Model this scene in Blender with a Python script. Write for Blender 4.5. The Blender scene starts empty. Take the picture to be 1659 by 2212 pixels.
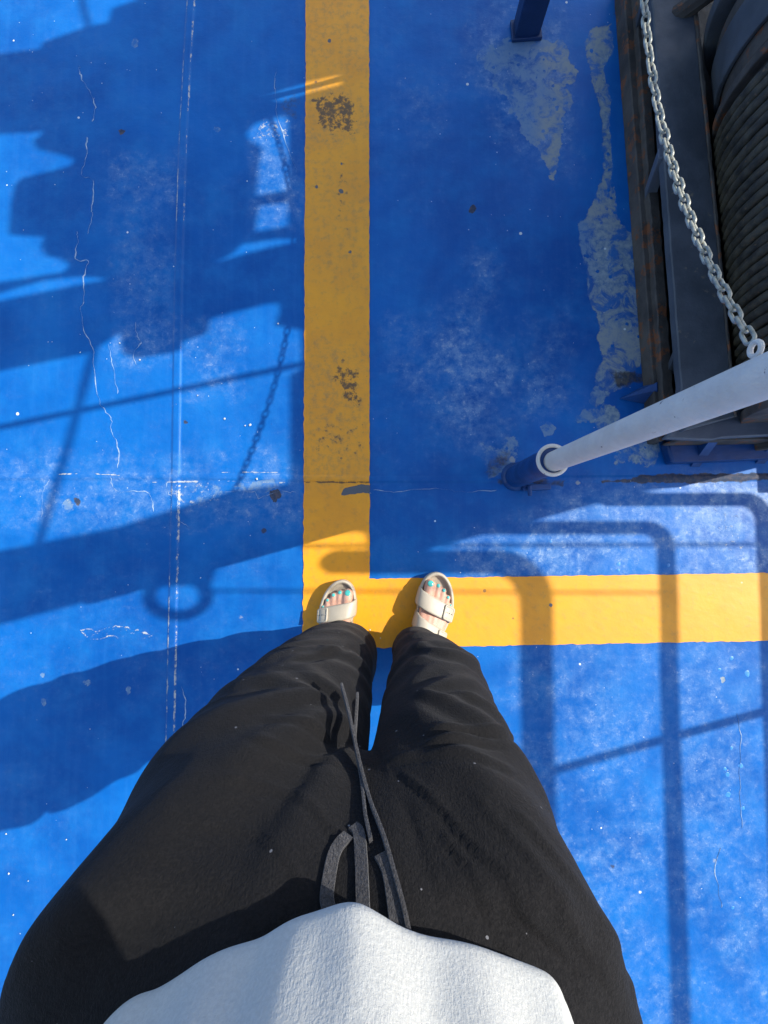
import bpy, bmesh, math, random
import numpy as np
from mathutils import Vector, Matrix, noise as mnoise
from mathutils.geometry import tessellate_polygon
from mathutils.bvhtree import BVHTree

random.seed(7); RNG = np.random.default_rng(7)
scene = bpy.context.scene
C = scene.collection
PI = math.pi

# ------------------------------------------------------------------ camera
F, H, W2, H2 = 1000.0, 1.25, 829.5, 1106.0       # focal length and half size in units of a 1659 x 2212 picture
T = math.atan(0.050)
def at(u, v, z=0.0):
    a, b = (u - W2) / F, (H2 - v) / F
    dx, dy, dz = a, b * math.cos(T) + math.sin(T), b * math.sin(T) - math.cos(T)
    s = (z - H) / dz
    return Vector((dx * s, dy * s, z))
SD = Vector((1.07, 0.29, 1.0))                    # towards the sun, per metre of height
def cast(u, v, z):
    """Where something at height z stands if its shadow falls on the deck at u, v."""
    return at(u, v, 0) + SD * z

cd = bpy.data.cameras.new('camera'); cam = bpy.data.objects.new('camera', cd); C.objects.link(cam)
cam.location = (0, 0, H); cam.rotation_euler = (T, 0, 0)
cd.sensor_fit = 'VERTICAL'; cd.sensor_height = 36.0; cd.lens = 36.0 * F / 2212.0
cd.clip_start = 0.01; cd.clip_end = 500
scene.camera = cam

# ------------------------------------------------------------------ materials
def newmat(name):
    m = bpy.data.materials.new(name); m.use_nodes = True
    m.node_tree.nodes.clear()
    return m
class N:
    def __init__(s, mat):
        s.t = mat.node_tree; s.k = 0
    def n(s, typ, **kw):
        x = s.t.nodes.new(typ)
        for a, b in kw.items():
            if a.startswith('i_'):
                key = a[2:]
                key = int(key) if key.isdigit() else key.replace('_', ' ')
                s.put(x.inputs[key], b)
            else: setattr(x, a, b)
        return x
    def put(s, inp, b):
        if isinstance(b, bpy.types.NodeSocket): s.t.links.new(b, inp)
        else:
            if inp.type == 'RGBA' and len(b) == 3: b = (*b, 1)
            inp.default_value = b
    def math(s, op, a, b=0.0, c=0.0, clamp=False):
        x = s.t.nodes.new('ShaderNodeMath'); x.operation = op; x.use_clamp = clamp
        s.put(x.inputs[0], a); s.put(x.inputs[1], b); s.put(x.inputs[2], c)
        return x.outputs[0]
    def mix(s, f, a, b, mode='MIX'):
        x = s.t.nodes.new('ShaderNodeMix'); x.data_type = 'RGBA'; x.blend_type = mode
        s.put(x.inputs[0], f); s.put(x.inputs[6], a); s.put(x.inputs[7], b)
        return x.outputs[2]
    def ramp(s, v, lo, hi, a=0.0, b=1.0):
        x = s.t.nodes.new('ShaderNodeMapRange'); x.interpolation_type = 'SMOOTHSTEP'
        s.put(x.inputs[0], v); s.put(x.inputs[1], lo); s.put(x.inputs[2], hi); s.put(x.inputs[3], a); s.put(x.inputs[4], b)
        return x.outputs[0]
    def noise(s, co, scale, detail=4, rough=0.55, dist=0.0):
        x = s.n('ShaderNodeTexNoise'); x.inputs['Scale'].default_value = scale
        x.inputs['Detail'].default_value = detail; x.inputs['Roughness'].default_value = rough
        x.inputs['Distortion'].default_value = dist
        s.put(x.inputs['Vector'], co)
        return x.outputs[0]
    def out(s, col, rough, bump=None, dist=0.001, strength=1.0, **kw):
        p = s.t.nodes.new('ShaderNodeBsdfPrincipled'); o = s.t.nodes.new('ShaderNodeOutputMaterial')
        s.put(p.inputs['Base Color'], col); s.put(p.inputs['Roughness'], rough)
        for a, b in kw.items(): s.put(p.inputs[a.replace('_', ' ')], b)
        if bump is not None:
            bn = s.t.nodes.new('ShaderNodeBump'); bn.inputs['Distance'].default_value = dist
            bn.inputs['Strength'].default_value = strength
            s.put(bn.inputs['Height'], bump); s.t.links.new(bn.outputs[0], p.inputs['Normal'])
        s.t.links.new(p.outputs[0], o.inputs[0])
        return p

def simple(name, c1, c2, rough=0.6, sc=30, wear=None, wearc=None, wear_lo=0.6, bsc=200, bd=0.0005, **kw):
    m = newmat(name); q = N(m)
    co = q.n('ShaderNodeTexCoord').outputs['Object']
    col = q.mix(q.ramp(q.noise(co, sc, 6, 0.6), 0.3, 0.7), c1, c2)
    if wearc:
        col = q.mix(q.ramp(q.noise(co, wear, 8, 0.7), wear_lo, wear_lo + 0.04), col, wearc)
    q.out(col, q.ramp(q.noise(co, sc * 2.3, 4), 0.3, 0.7, rough - 0.08, rough + 0.1), q.noise(co, bsc, 5, 0.7), bd, **kw)
    return m

# deck paint -------------------------------------------------------
def deck_material():
    m = newmat('blue deck paint'); q = N(m)
    co = q.n('ShaderNodeTexCoord').outputs['Object']
    a = q.n('ShaderNodeAttribute', attribute_name='wear')
    s = q.n('ShaderNodeSeparateColor'); q.put(s.inputs[0], a.outputs['Color'])
    prim, crust, dirt, fade = s.outputs[0], s.outputs[1], s.outputs[2], a.outputs['Alpha']
    n1 = q.noise(co, 2.2, 5, 0.6, 0.4); n2 = q.noise(co, 9, 8, 0.65); n3 = q.noise(co, 70, 6, 0.7); n4 = q.noise(co, 28, 9, 0.75)
    n5 = q.noise(co, 240, 3, 0.6)
    col = q.mix(q.ramp(n1, 0.35, 0.68), (0.0010, 0.084, 0.34), (0.0025, 0.132, 0.46))
    col = q.mix(q.ramp(n2, 0.40, 0.75, 0, 0.55), col, (0.008, 0.175, 0.50))
    # streaks along the ship (brush strokes)
    mp = q.n('ShaderNodeMapping'); q.put(mp.inputs[0], co); mp.inputs[3].default_value = (60, 2.5, 1)
    st = q.noise(mp.outputs[0], 1.0, 5, 0.6)
    col = q.mix(q.ramp(st, 0.45, 0.75, 0, 0.09), col, (0.05, 0.22, 0.56))
    # chalky fading
    n6 = q.noise(co, 6.5, 5, 0.6, 0.6); fade = q.math('MULTIPLY', fade, q.ramp(n6, 0.36, 0.62, 0.25, 1.15))
    fd = q.math('MULTIPLY', fade, q.ramp(n4, 0.36, 0.66), clamp=True)
    col = q.mix(q.math('MULTIPLY', fd, 0.72), col, (0.17, 0.31, 0.54))
    fd2 = q.math('MULTIPLY', q.math('MULTIPLY', fade, q.ramp(n4, 0.50, 0.58)), q.ramp(n3, 0.50, 0.62), clamp=True)
    col = q.mix(q.math('MULTIPLY', fd2, 0.5), col, (0.36, 0.44, 0.56))
    # grey primer where the paint is gone
    pr = q.ramp(q.math('ADD', prim, q.math('MULTIPLY', q.math('SUBTRACT', n4, 0.5), 1.5)), 0.42, 0.60)
    pr = q.math('MULTIPLY', pr, q.ramp(n3, 0.30, 0.55, 0.60, 1.0)); pr = q.math('MULTIPLY', pr, q.ramp(q.noise(co, 19, 6, 0.7, 0.5), 0.40, 0.54, 0.12, 1.0))
    vv = q.n('ShaderNodeTexVoronoi'); vv.inputs['Scale'].default_value = 33; q.put(vv.inputs['Vector'], co)
    pit = q.ramp(q.math('ADD', vv.outputs['Distance'], q.math('MULTIPLY', q.math('SUBTRACT', n3, 0.5), 0.5)), 0.13, 0.20)
    pr = q.math('MULTIPLY', pr, pit)
    pc = q.mix(q.ramp(n3, 0.3, 0.7), (0.15, 0.23, 0.30), (0.30, 0.37, 0.42))
    sx = q.n('ShaderNodeSeparateXYZ'); q.put(sx.inputs[0], co)
    pc = q.mix(q.ramp(q.math('ADD', sx.outputs[0], q.math('MULTIPLY', n2, 0.15)), 0.62, 0.68), (0.15, 0.26, 0.42), pc)
    pc = q.mix(q.ramp(n3, 0.35, 0.62, 0.0, 0.35), pc, (0.02, 0.14, 0.40)) if False else q.mix(q.math('MULTIPLY', q.ramp(q.noise(co, 3.1, 3), 0.46, 0.60), q.ramp(sx.outputs[0], 0.40, 0.47)), pc, (0.29, 0.33, 0.34))
    col = q.mix(pr, col, pc)
    # crust of salt and chipped white
    cr = q.ramp(q.math('ADD', crust, q.math('MULTIPLY', q.math('SUBTRACT', n3, 0.5), 1.1)), 0.50, 0.66)
    col = q.mix(q.math('MULTIPLY', cr, 0.85), col, (0.52, 0.54, 0.52))
    # dirt and rust
    dr = q.ramp(q.math('ADD', dirt, q.math('MULTIPLY', q.math('SUBTRACT', n4, 0.5), 1.0)), 0.42, 0.72)
    dc = q.mix(q.ramp(n3, 0.4, 0.62), (0.035, 0.036, 0.036), (0.10, 0.075, 0.05))
    col = q.mix(q.math('MULTIPLY', dr, 0.85), col, dc)
    # flecks
    v1 = q.n('ShaderNodeTexVoronoi'); v1.inputs['Scale'].default_value = 21; q.put(v1.inputs['Vector'], co)
    vs = q.n('ShaderNodeSeparateColor'); q.put(vs.inputs[0], v1.outputs['Color'])
    rad = q.math('MULTIPLY', q.math('POWER', vs.outputs[0], 6.0), 0.07)
    fl = q.math('LESS_THAN', q.math('ADD', v1.outputs['Distance'], q.math('MULTIPLY', n5, 0.03)), q.math('ADD', rad, 0.040))
    fl = q.math('MULTIPLY', fl, q.math('GREATER_THAN', vs.outputs[1], 0.52))
    v3 = q.n('ShaderNodeTexVoronoi'); v3.inputs['Scale'].default_value = 47; q.put(v3.inputs['Vector'], co)
    v3s = q.n('ShaderNodeSeparateColor'); q.put(v3s.inputs[0], v3.outputs['Color'])
    f3 = q.math('MULTIPLY', q.math('LESS_THAN', q.math('ADD', v3.outputs['Distance'], q.math('MULTIPLY', n5, 0.06)), 0.088), q.math('GREATER_THAN', v3s.outputs[1], q.ramp(n6, 0.35, 0.65, 0.95, 0.62)))
    fl = q.math('MAXIMUM', fl, q.math('MULTIPLY', f3, 0.7))
    col = q.mix(fl, col, (0.62, 0.68, 0.70))
    v2 = q.n('ShaderNodeTexVoronoi'); v2.inputs['Scale'].default_value = 5.5; q.put(v2.inputs['Vector'], co)
    v2s = q.n('ShaderNodeSeparateColor'); q.put(v2s.inputs[0], v2.outputs['Color'])
    f2 = q.ramp(q.math('ADD', v2.outputs['Distance'], q.math('MULTIPLY', n3, 0.07)), 0.072, 0.09, 1, 0)
    f2 = q.math('MULTIPLY', f2, q.math('GREATER_THAN', v2s.outputs[2], 0.74))
    col = q.mix(q.math('MULTIPLY', f2, 0.8), col, q.mix(q.ramp(v2s.outputs[0], 0.49, 0.51), (0.05, 0.045, 0.05), (0.33, 0.36, 0.38)))
    hgt = q.math('ADD', q.math('MULTIPLY', n3, 0.6), q.math('MULTIPLY', n2, 2.2))
    hgt = q.math('SUBTRACT', hgt, q.math('MULTIPLY', pr, 0.5))
    hgt = q.math('ADD', hgt, q.math('MULTIPLY', cr, 0.8))
    hgt = q.math('ADD', hgt, q.math('MULTIPLY', fl, 0.6))
    rg = q.math('ADD', q.ramp(n2, 0.3, 0.7, 0.34, 0.52), q.math('MULTIPLY', q.math('MAXIMUM', pr, q.math('MAXIMUM', cr, dr)), 0.22))
    q.out(col, rg, hgt, 0.0012, 0.8, Specular_IOR_Level=0.22)
    return m
def yellow_material():
    m = newmat('yellow line paint'); q = N(m)
    co = q.n('ShaderNodeTexCoord').outputs['Object']
    a = q.n('ShaderNodeAttribute', attribute_name='wear')
    s = q.n('ShaderNodeSeparateColor'); q.put(s.inputs[0], a.outputs['Color'])
    n1 = q.noise(co, 7, 6, 0.65); n3 = q.noise(co, 55, 7, 0.72); n4 = q.noise(co, 130, 5, 0.7)
    col = q.mix(q.ramp(n1, 0.35, 0.7), (0.88, 0.372, 0.012), (0.80, 0.325, 0.016))
    col = q.mix(q.ramp(n3, 0.52, 0.72, 0, 0.42), col, (0.50, 0.24, 0.05))
    col = q.mix(q.math('MULTIPLY', s.outputs[0], q.ramp(n3, 0.42, 0.66, 0.15, 0.8)), col, (0.42, 0.24, 0.07))
    sp = q.ramp(q.math('ADD', s.outputs[1], q.math('ADD', q.math('MULTIPLY', q.math('SUBTRACT', n3, 0.5), 1.7), q.math('MULTIPLY', q.math('SUBTRACT', n4, 0.5), 0.9))), 0.60, 0.84)
    col = q.mix(q.math('MULTIPLY', sp, 0.85), col, (0.07, 0.05, 0.03))
    gr = q.ramp(q.math('ADD', s.outputs[2], q.math('MULTIPLY', q.math('SUBTRACT', n3, 0.5), 0.7)), 0.48, 0.53)
    col = q.mix(gr, col, (0.10, 0.11, 0.12))
    v1 = q.n('ShaderNodeTexVoronoi'); v1.inputs['Scale'].default_value = 26; q.put(v1.inputs['Vector'], co)
    vs = q.n('ShaderNodeSeparateColor'); q.put(vs.inputs[0], v1.outputs['Color'])
    fl = q.math('LESS_THAN', q.math('ADD', v1.outputs['Distance'], q.math('MULTIPLY', n4, 0.06)), q.math('MULTIPLY', q.math('POWER', vs.outputs[0], 4.0), 0.15))
    col = q.mix(q.math('MULTIPLY', fl, 0.7), col, q.mix(q.ramp(vs.outputs[1], 0.6, 0.62), (0.16, 0.10, 0.05), (0.75, 0.62, 0.4)))
    h = q.math('ADD', q.math('MULTIPLY', n3, 0.6), q.math('MULTIPLY', n1, 1.2))
    h = q.math('SUBTRACT', h, q.math('MULTIPLY', gr, 0.8))
    h = q.math('SUBTRACT', h, q.math('MULTIPLY', fl, 0.3))
    q.out(col, q.ramp(n1, 0.3, 0.7, 0.38, 0.55), h, 0.0012, 0.7)
    return m

M = {}
M['deck'] = deck_material(); M['yellow'] = yellow_material()
M['white_metal'] = simple('white painted pipe', (0.64, 0.61, 0.56), (0.74, 0.71, 0.65), 0.5, 22, 75, (0.20, 0.17, 0.16), 0.655, 90, 0.0022)
M['blue_metal'] = simple('blue painted steel', (0.002, 0.036, 0.15), (0.004, 0.060, 0.23), 0.45, 12, 30, (0.05, 0.05, 0.05), 0.70, 120, 0.0008)
M['dark_blue_metal'] = simple('dark blue painted steel', (0.003, 0.022, 0.085), (0.004, 0.030, 0.12), 0.5, 12, 30, (0.03, 0.03, 0.03), 0.72, 120, 0.0006)
M['grey_metal'] = simple('greasy grey painted steel', (0.046, 0.056, 0.070), (0.085, 0.098, 0.118), 0.5, 9, 16, (0.17, 0.15, 0.12), 0.64, 90, 0.0012)
M['end_metal'] = simple('pale grey painted steel', (0.075, 0.09, 0.125), (0.10, 0.12, 0.155), 0.45, 9, 16, (0.12, 0.08, 0.05), 0.68, 90, 0.001)
M['rust_metal'] = simple('rusty dark steel', (0.036, 0.033, 0.032), (0.085, 0.076, 0.068), 0.75, 14, 22, (0.17, 0.062, 0.025), 0.545, 70, 0.002)
M['grease_shade'] = simple('black grease', (0.004, 0.004, 0.004), (0.012, 0.011, 0.010), 0.6, 20, 60, (0.10, 0.09, 0.07), 0.72, 80, 0.002)  # its black also stands in for shade under the winch
M['rope'] = simple('greased wire rope', (0.022, 0.020, 0.014), (0.080, 0.070, 0.046), 0.5, 35, 60, (0.13, 0.085, 0.045), 0.60, 260, 0.0010)
M['chain'] = simple('galvanised chain steel', (0.20, 0.20, 0.165), (0.50, 0.50, 0.42), 0.40, 60, 40, (0.22, 0.10, 0.04), 0.62, 300, 0.0003, Metallic=0.35)
M['rail'] = simple('white railing paint', (0.62, 0.63, 0.65), (0.7, 0.7, 0.72), 0.5)
M['plate'] = simple('grey shadow caster paint', (0.22, 0.23, 0.25), (0.30, 0.31, 0.33), 0.55, 4)  # paint of the added shadow caster, kept dark to deepen the shade
M['eva'] = simple('cream moulded foam', (0.42, 0.365, 0.275), (0.49, 0.43, 0.33), 0.42, 18, None, None, 0.6, 420, 0.0003)
M['nail'] = simple('turquoise nail polish', (0.06, 0.42, 0.37), (0.10, 0.50, 0.45), 0.15)
M['phone'] = simple('black phone glass', (0.01, 0.01, 0.012), (0.015, 0.015, 0.018), 0.2)
M['hair'] = simple('brown hair', (0.03, 0.018, 0.01), (0.06, 0.035, 0.02), 0.6, 40, bsc=300, bd=0.002)
M['eye'] = simple('eye white', (0.6, 0.6, 0.6), (0.7, 0.7, 0.7), 0.2)
M['hole'] = simple('eyelet shadowed rubber', (0.06, 0.05, 0.04), (0.08, 0.07, 0.05), 0.8)
M['crack'] = simple('white paint edge', (0.10, 0.24, 0.46), (0.45, 0.53, 0.60), 0.7, 60)

def skin_material():
    m = newmat('skin'); q = N(m)
    co = q.n('ShaderNodeTexCoord').outputs['Object']
    n = q.noise(co, 60, 5, 0.6); n2 = q.noise(co, 500, 3, 0.6)
    col = q.mix(q.ramp(n, 0.3, 0.7), (0.56, 0.30, 0.20), (0.62, 0.36, 0.26))
    q.out(col, 0.5, n2, 0.0004, Subsurface_Weight=0.12, Subsurface_Radius=(0.008, 0.003, 0.002), Subsurface_Scale=0.6)
    return m
M['skin'] = skin_material()
def cloth(name, c1, c2, sc, lint, sheen, bd, lintc):
    m = newmat(name); q = N(m)
    co = q.n('ShaderNodeTexCoord').outputs['Object']
    n = q.noise(co, 12, 4); f = q.noise(co, sc, 3, 0.7); f2 = q.noise(co, sc * 0.35, 4, 0.7)
    mp = q.n('ShaderNodeMapping'); q.put(mp.inputs[0], co); mp.inputs[3].default_value = (700, 700, 160)
    kn = q.noise(mp.outputs[0], 1.0, 2, 0.6)
    col = q.mix(q.ramp(f, 0.35, 0.7), c1, c2)
    v = q.n('ShaderNodeTexVoronoi'); v.inputs['Scale'].default_value = 70; q.put(v.inputs['Vector'], co)
    vs = q.n('ShaderNodeSeparateColor'); q.put(vs.inputs[0], v.outputs['Color'])
    l = q.math('LESS_THAN', q.math('ADD', v.outputs['Distance'], q.math('MULTIPLY', f, 0.05)), q.math('MULTIPLY', q.math('POWER', vs.outputs[0], 6.0), lint))
    col = q.mix(l, col, lintc)
    h = q.math('ADD', q.math('ADD', f, kn), q.math('MULTIPLY', f2, 1.5))
    q.out(col, 0.92, h, bd, 0.9, Sheen_Weight=sheen, Sheen_Roughness=0.45, Specular_IOR_Level=0.25)
    return m
M['trousers'] = cloth('black brushed jersey', (0.0036, 0.0034, 0.0039), (0.0092, 0.0085, 0.0088), 420, 0.16, 0.04, 0.0008, (0.16, 0.16, 0.17))
M['shirt'] = cloth('white knitted cotton', (0.50, 0.50, 0.46), (0.56, 0.56, 0.515), 420, 0.0, 0.05, 0.0004, (0.7, 0.7, 0.7))
M['string'] = cloth('charcoal drawstring tape', (0.028, 0.027, 0.028), (0.060, 0.058, 0.060), 500, 0.05, 0.25, 0.0012, (0.2, 0.2, 0.2))

# ------------------------------------------------------------------ object helpers
def tag(o, label=None, cat=None, group=None, kind=None):
    if label: o['label'] = label
    if cat: o['category'] = cat
    if group: o['group'] = group
    if kind: o['kind'] = kind
    return o
def empty(name, loc=(0, 0, 0), rz=0):
    o = bpy.data.objects.new(name, None); C.objects.link(o); o.location = loc; o.rotation_euler = (0, 0, rz)
    o.empty_display_size = 0.05
    return o
def link(name, me, mat, parent=None, smooth=True):
    o = bpy.data.objects.new(name, me); C.objects.link(o)
    if mat and not me.materials: me.materials.append(mat)
    if smooth is True:
        me.polygons.foreach_set('use_smooth', [True] * len(me.polygons))
    if parent: o.parent = parent
    return o
class MB:
    """Collects shapes, in the coordinates of the object they end up in."""
    def __init__(s): s.v = []; s.f = []
    def add(s, vs, fs):
        k = len(s.v); s.v += [tuple(p) for p in vs]; s.f += [tuple(i + k for i in f) for f in fs]
    def tube(s, pts, rad, n=12, cap=True, closed=False, up=None, mod=None):
        pts = [Vector(p) for p in pts]; m = len(pts)
        rad = rad if isinstance(rad, (list, tuple)) else [rad] * m
        vs, fs = [], []
        nrm = None
        for i, p in enumerate(pts):
            a = pts[i - 1] if (i > 0 or closed) else p
            b = pts[(i + 1) % m] if (i < m - 1 or closed) else p
            t = (b - a).normalized()
            if nrm is None:
                h = Vector(up) if up else (Vector((0, 0, 1)) if abs(t.z) < 0.9 else Vector((1, 0, 0)))
                nrm = (h - t * h.dot(t)).normalized()
            else: nrm = (nrm - t * nrm.dot(t)).normalized()
            bn = t.cross(nrm)
            for k in range(n):
                an = 2 * PI * k / n
                r = rad[i] * (mod(an, i) if mod else 1)
                vs.append(p + (nrm * math.cos(an) + bn * math.sin(an)) * r)
        for i in range(m if closed else m - 1):
            j = (i + 1) % m
            for k in range(n):
                l = (k + 1) % n
                fs.append((i * n + k, i * n + l, j * n + l, j * n + k))
        if cap and not closed:
            fs.append(tuple(range(n - 1, -1, -1))); fs.append(tuple((m - 1) * n + k for k in range(n)))
        s.add(vs, fs)
    def prism(s, loops, z0, z1):
        """Flat plate of an outline with holes; each point (x, y) or (x, y, z) where z is added."""
        loops = [[Vector((p[0], p[1], 0)) for p in l] for l in loops]
        flat = [p for l in loops for p in l]
        tris = tessellate_polygon(loops)
        n = len(flat); vs = [(p.x, p.y, z0) for p in flat] + [(p.x, p.y, z1) for p in flat]
        fs = []
        for t in tris:
            a, b, c = [flat[i] for i in t]
            if (b - a).cross(c - a).z < 0: t = (t[0], t[2], t[1])
            fs.append((t[0] + n, t[1] + n, t[2] + n)); fs.append((t[0], t[2], t[1]))
        k = 0
        for l in loops:
            m = len(l)
            for i in range(m):
                j = (i + 1) % m
                fs.append((k + i, k + j, k + j + n, k + i + n))
            k += m
        s.add(vs, fs)
    def hexa(s, bot, top):
        vs = list(bot) + list(top)
        s.add(vs, [(3, 2, 1, 0), (4, 5, 6, 7), (0, 1, 5, 4), (1, 2, 6, 5), (2, 3, 7, 6), (3, 0, 4, 7)])
    def box(s, c, d, rz=0):
        ca, sa = math.cos(rz), math.sin(rz); q = []
        for z in (-1, 1):
            for x, y in ((-1, -1), (1, -1), (1, 1), (-1, 1)):
                X, Y = x * d[0] / 2, y * d[1] / 2
                q.append((c[0] + X * ca - Y * sa, c[1] + X * sa + Y * ca, c[2] + z * d[2] / 2))
        s.hexa(q[:4], q[4:])
    def ell(s, c, r, n=16, m=10, mat=None):
        vs, fs = [], []
        for i in range(m + 1):
            th = PI * i / m
            for k in range(n):
                ph = 2 * PI * k / n
                p = Vector((r[0] * math.sin(th) * math.cos(ph), r[1] * math.sin(th) * math.sin(ph), r[2] * math.cos(th)))
                if mat is not None: p = mat @ p
                vs.append(Vector(c) + p)
        for i in range(m):
            for k in range(n):
                l = (k + 1) % n
                fs.append((i * n + k, (i + 1) * n + k, (i + 1) * n + l, i * n + l))
        s.add(vs, fs)
    def mesh(s, name='mesh', weld=True):
        me = bpy.data.meshes.new(name); me.from_pydata(s.v, [], s.f); me.update()
        bm = bmesh.new(); bm.from_mesh(me)
        if weld: bmesh.ops.remove_doubles(bm, verts=bm.verts, dist=1e-6)
        bmesh.ops.recalc_face_normals(bm, faces=bm.faces)
        bm.to_mesh(me); bm.free()
        return me
    def build(s, name, mat, parent=None, smooth=True, bevel=0, angle=35):
        o = link(name, s.mesh(name), mat, parent, smooth)
        if bevel:
            b = o.modifiers.new('bevel', 'BEVEL'); b.width = bevel; b.segments = 2; b.limit_method = 'ANGLE'; b.angle_limit = math.radians(40)
            b.harden_normals = False
            o.data.set_sharp_from_angle(angle=math.radians(angle))
        elif smooth:
            o.data.set_sharp_from_angle(angle=math.radians(angle))
        return o
def evaluated(o, name):
    dg = bpy.context.evaluated_depsgraph_get(); dg.update()
    me = bpy.data.meshes.new_from_object(o.evaluated_get(dg)); me.name = name
    return me
def remeshed(mb, name, voxel, smooth=4, factor=0.5):
    o = link(name, mb.mesh(name, weld=False), None)
    r = o.modifiers.new('r', 'REMESH'); r.mode = 'VOXEL'; r.voxel_size = voxel; r.adaptivity = 0
    s = o.modifiers.new('s', 'SMOOTH'); s.iterations = smooth; s.factor = factor
    me = evaluated(o, name)
    old = o.data; bpy.data.objects.remove(o); bpy.data.meshes.remove(old)
    return me
def spline(pts, n=8, closed=False):
    pts = [Vector(p) if len(p) == 3 else Vector((p[0], p[1], 0)) for p in pts]; out = []; m = len(pts)
    for i in range(m if closed else m - 1):
        if closed: p0, p1, p2, p3 = pts[i - 1], pts[i], pts[(i + 1) % m], pts[(i + 2) % m]
        else: p0, p1, p2, p3 = pts[max(i - 1, 0)], pts[i], pts[i + 1], pts[min(i + 2, m - 1)]
        for k in range(n):
            t = k / n
            out.append(0.5 * ((2 * p1) + (p2 - p0) * t + (2 * p0 - 5 * p1 + 4 * p2 - p3) * t * t + (3 * p1 - p0 - 3 * p2 + p3) * t ** 3))
    if not closed: out.append(pts[-1])
    return out

# ------------------------------------------------------------------ numpy noise and masks
def vnoise(x, y, seed):
    xi = np.floor(x).astype(np.int64); yi = np.floor(y).astype(np.int64)
    fx = x - xi; fy = y - yi; fx = fx * fx * (3 - 2 * fx); fy = fy * fy * (3 - 2 * fy)
    def h(a, b):
        n = (a * 374761393 + b * 668265263 + seed * 974634777) & 0x7fffffff
        n = ((n ^ (n >> 13)) * 1274126177) & 0x7fffffff
        return ((n ^ (n >> 16)) & 0xffff) / 65535.0
    return (h(xi, yi) * (1 - fx) + h(xi + 1, yi) * fx) * (1 - fy) + (h(xi, yi + 1) * (1 - fx) + h(xi + 1, yi + 1) * fx) * fy
def fbm(x, y, sc, oct=4, seed=1, rough=0.55):
    t = 0; a = 1; w = 0
    for i in range(oct):
        t = t + a * vnoise(x * sc * 2 ** i, y * sc * 2 ** i, seed + i * 17); w += a; a *= rough
    return t / w - 0.5
def seg_dist(X, Y, pts, closed=False):
    d = np.full(X.shape, 9.0); m = len(pts)
    for i in range(m if closed else m - 1):
        ax, ay = pts[i][:2]; bx, by = pts[(i + 1) % m][:2]
        ex, ey = bx - ax, by - ay; L = ex * ex + ey * ey + 1e-12
        t = np.clip(((X - ax) * ex + (Y - ay) * ey) / L, 0, 1)
        d = np.minimum(d, np.hypot(X - ax - t * ex, Y - ay - t * ey))
    return d
def poly_sd(X, Y, pts):
    d = seg_dist(X, Y, pts, True); ins = np.zeros(X.shape, bool); m = len(pts)
    for i in range(m):
        x0, y0 = pts[i][:2]; x1, y1 = pts[(i + 1) % m][:2]
        c = ((y0 > Y) != (y1 > Y)) & (X < (x1 - x0) * (Y - y0) / (y1 - y0 + 1e-12) + x0)
        ins ^= c
    return np.where(ins, d, -d)
def sst(x, a, b):
    t = np.clip((x - a) / (b - a), 0, 1); return t * t * (3 - 2 * t)
def G(pts): return [tuple(at(u, v, 0)[:2]) for u, v in pts]
def patch(mask, X, Y, pts, soft=0.012, amp=0.03, nsc=22, seed=3, strength=1.0):
    P = G(pts); xs = [p[0] for p in P]; ys = [p[1] for p in P]; g = 0.07
    sel = (X > min(xs) - g) & (X < max(xs) + g) & (Y > min(ys) - g) & (Y < max(ys) + g)
    x, y = X[sel], Y[sel]
    if x.size == 0: return
    sd = poly_sd(x, y, P) + fbm(x, y, nsc, 5, seed, 0.6) * amp
    mask[sel] = np.maximum(mask[sel], sst(sd, -soft, soft) * strength)
def line(mask, X, Y, pts, w=0.0015, soft=0.002, jit=0.006, seed=5, strength=1.0, breakup=0.0):
    P = G(pts); xs = [p[0] for p in P]; ys = [p[1] for p in P]; g = 0.05
    sel = (X > min(xs) - g) & (X < max(xs) + g) & (Y > min(ys) - g) & (Y < max(ys) + g)
    x, y = X[sel], Y[sel]
    if x.size == 0: return
    xx = x + fbm(x, y, 30, 3, seed) * jit; yy = y + fbm(x, y, 30, 3, seed + 9) * jit
    v = 1 - sst(seg_dist(xx, yy, P), w, w + soft)
    if breakup: v = v * sst(fbm(x, y, 25, 4, seed + 3), -breakup, 0.1)
    mask[sel] = np.maximum(mask[sel], v * strength)

seamV = [(417, -60), (405, 130), (396, 300), (390, 480), (386, 620), (383, 800), (380, 1050), (374, 1300), (370, 1500), (365, 1700), (360, 2300)]
seamH = [(-80, 1030), (400, 1029), (800, 1035), (1100, 1036), (1400, 1034), (1740, 1030)]
sV, sH = G(seamV), G(seamH)
def deck_z(X, Y):
    dv = seg_dist(X, Y, sV); dh = seg_dist(X, Y, sH)
    z = 0.0038 * (1 - sst(dv, 0.008, 0.0125)) 
    z = np.maximum(z, 0.0028 * (1 - sst(dh, 0.005, 0.009)))
    z = z + 0.0035 * fbm(X, Y, 2.2, 3, 40) + 0.0009 * fbm(X, Y, 14, 3, 44)
    return z + 0.0005

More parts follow.
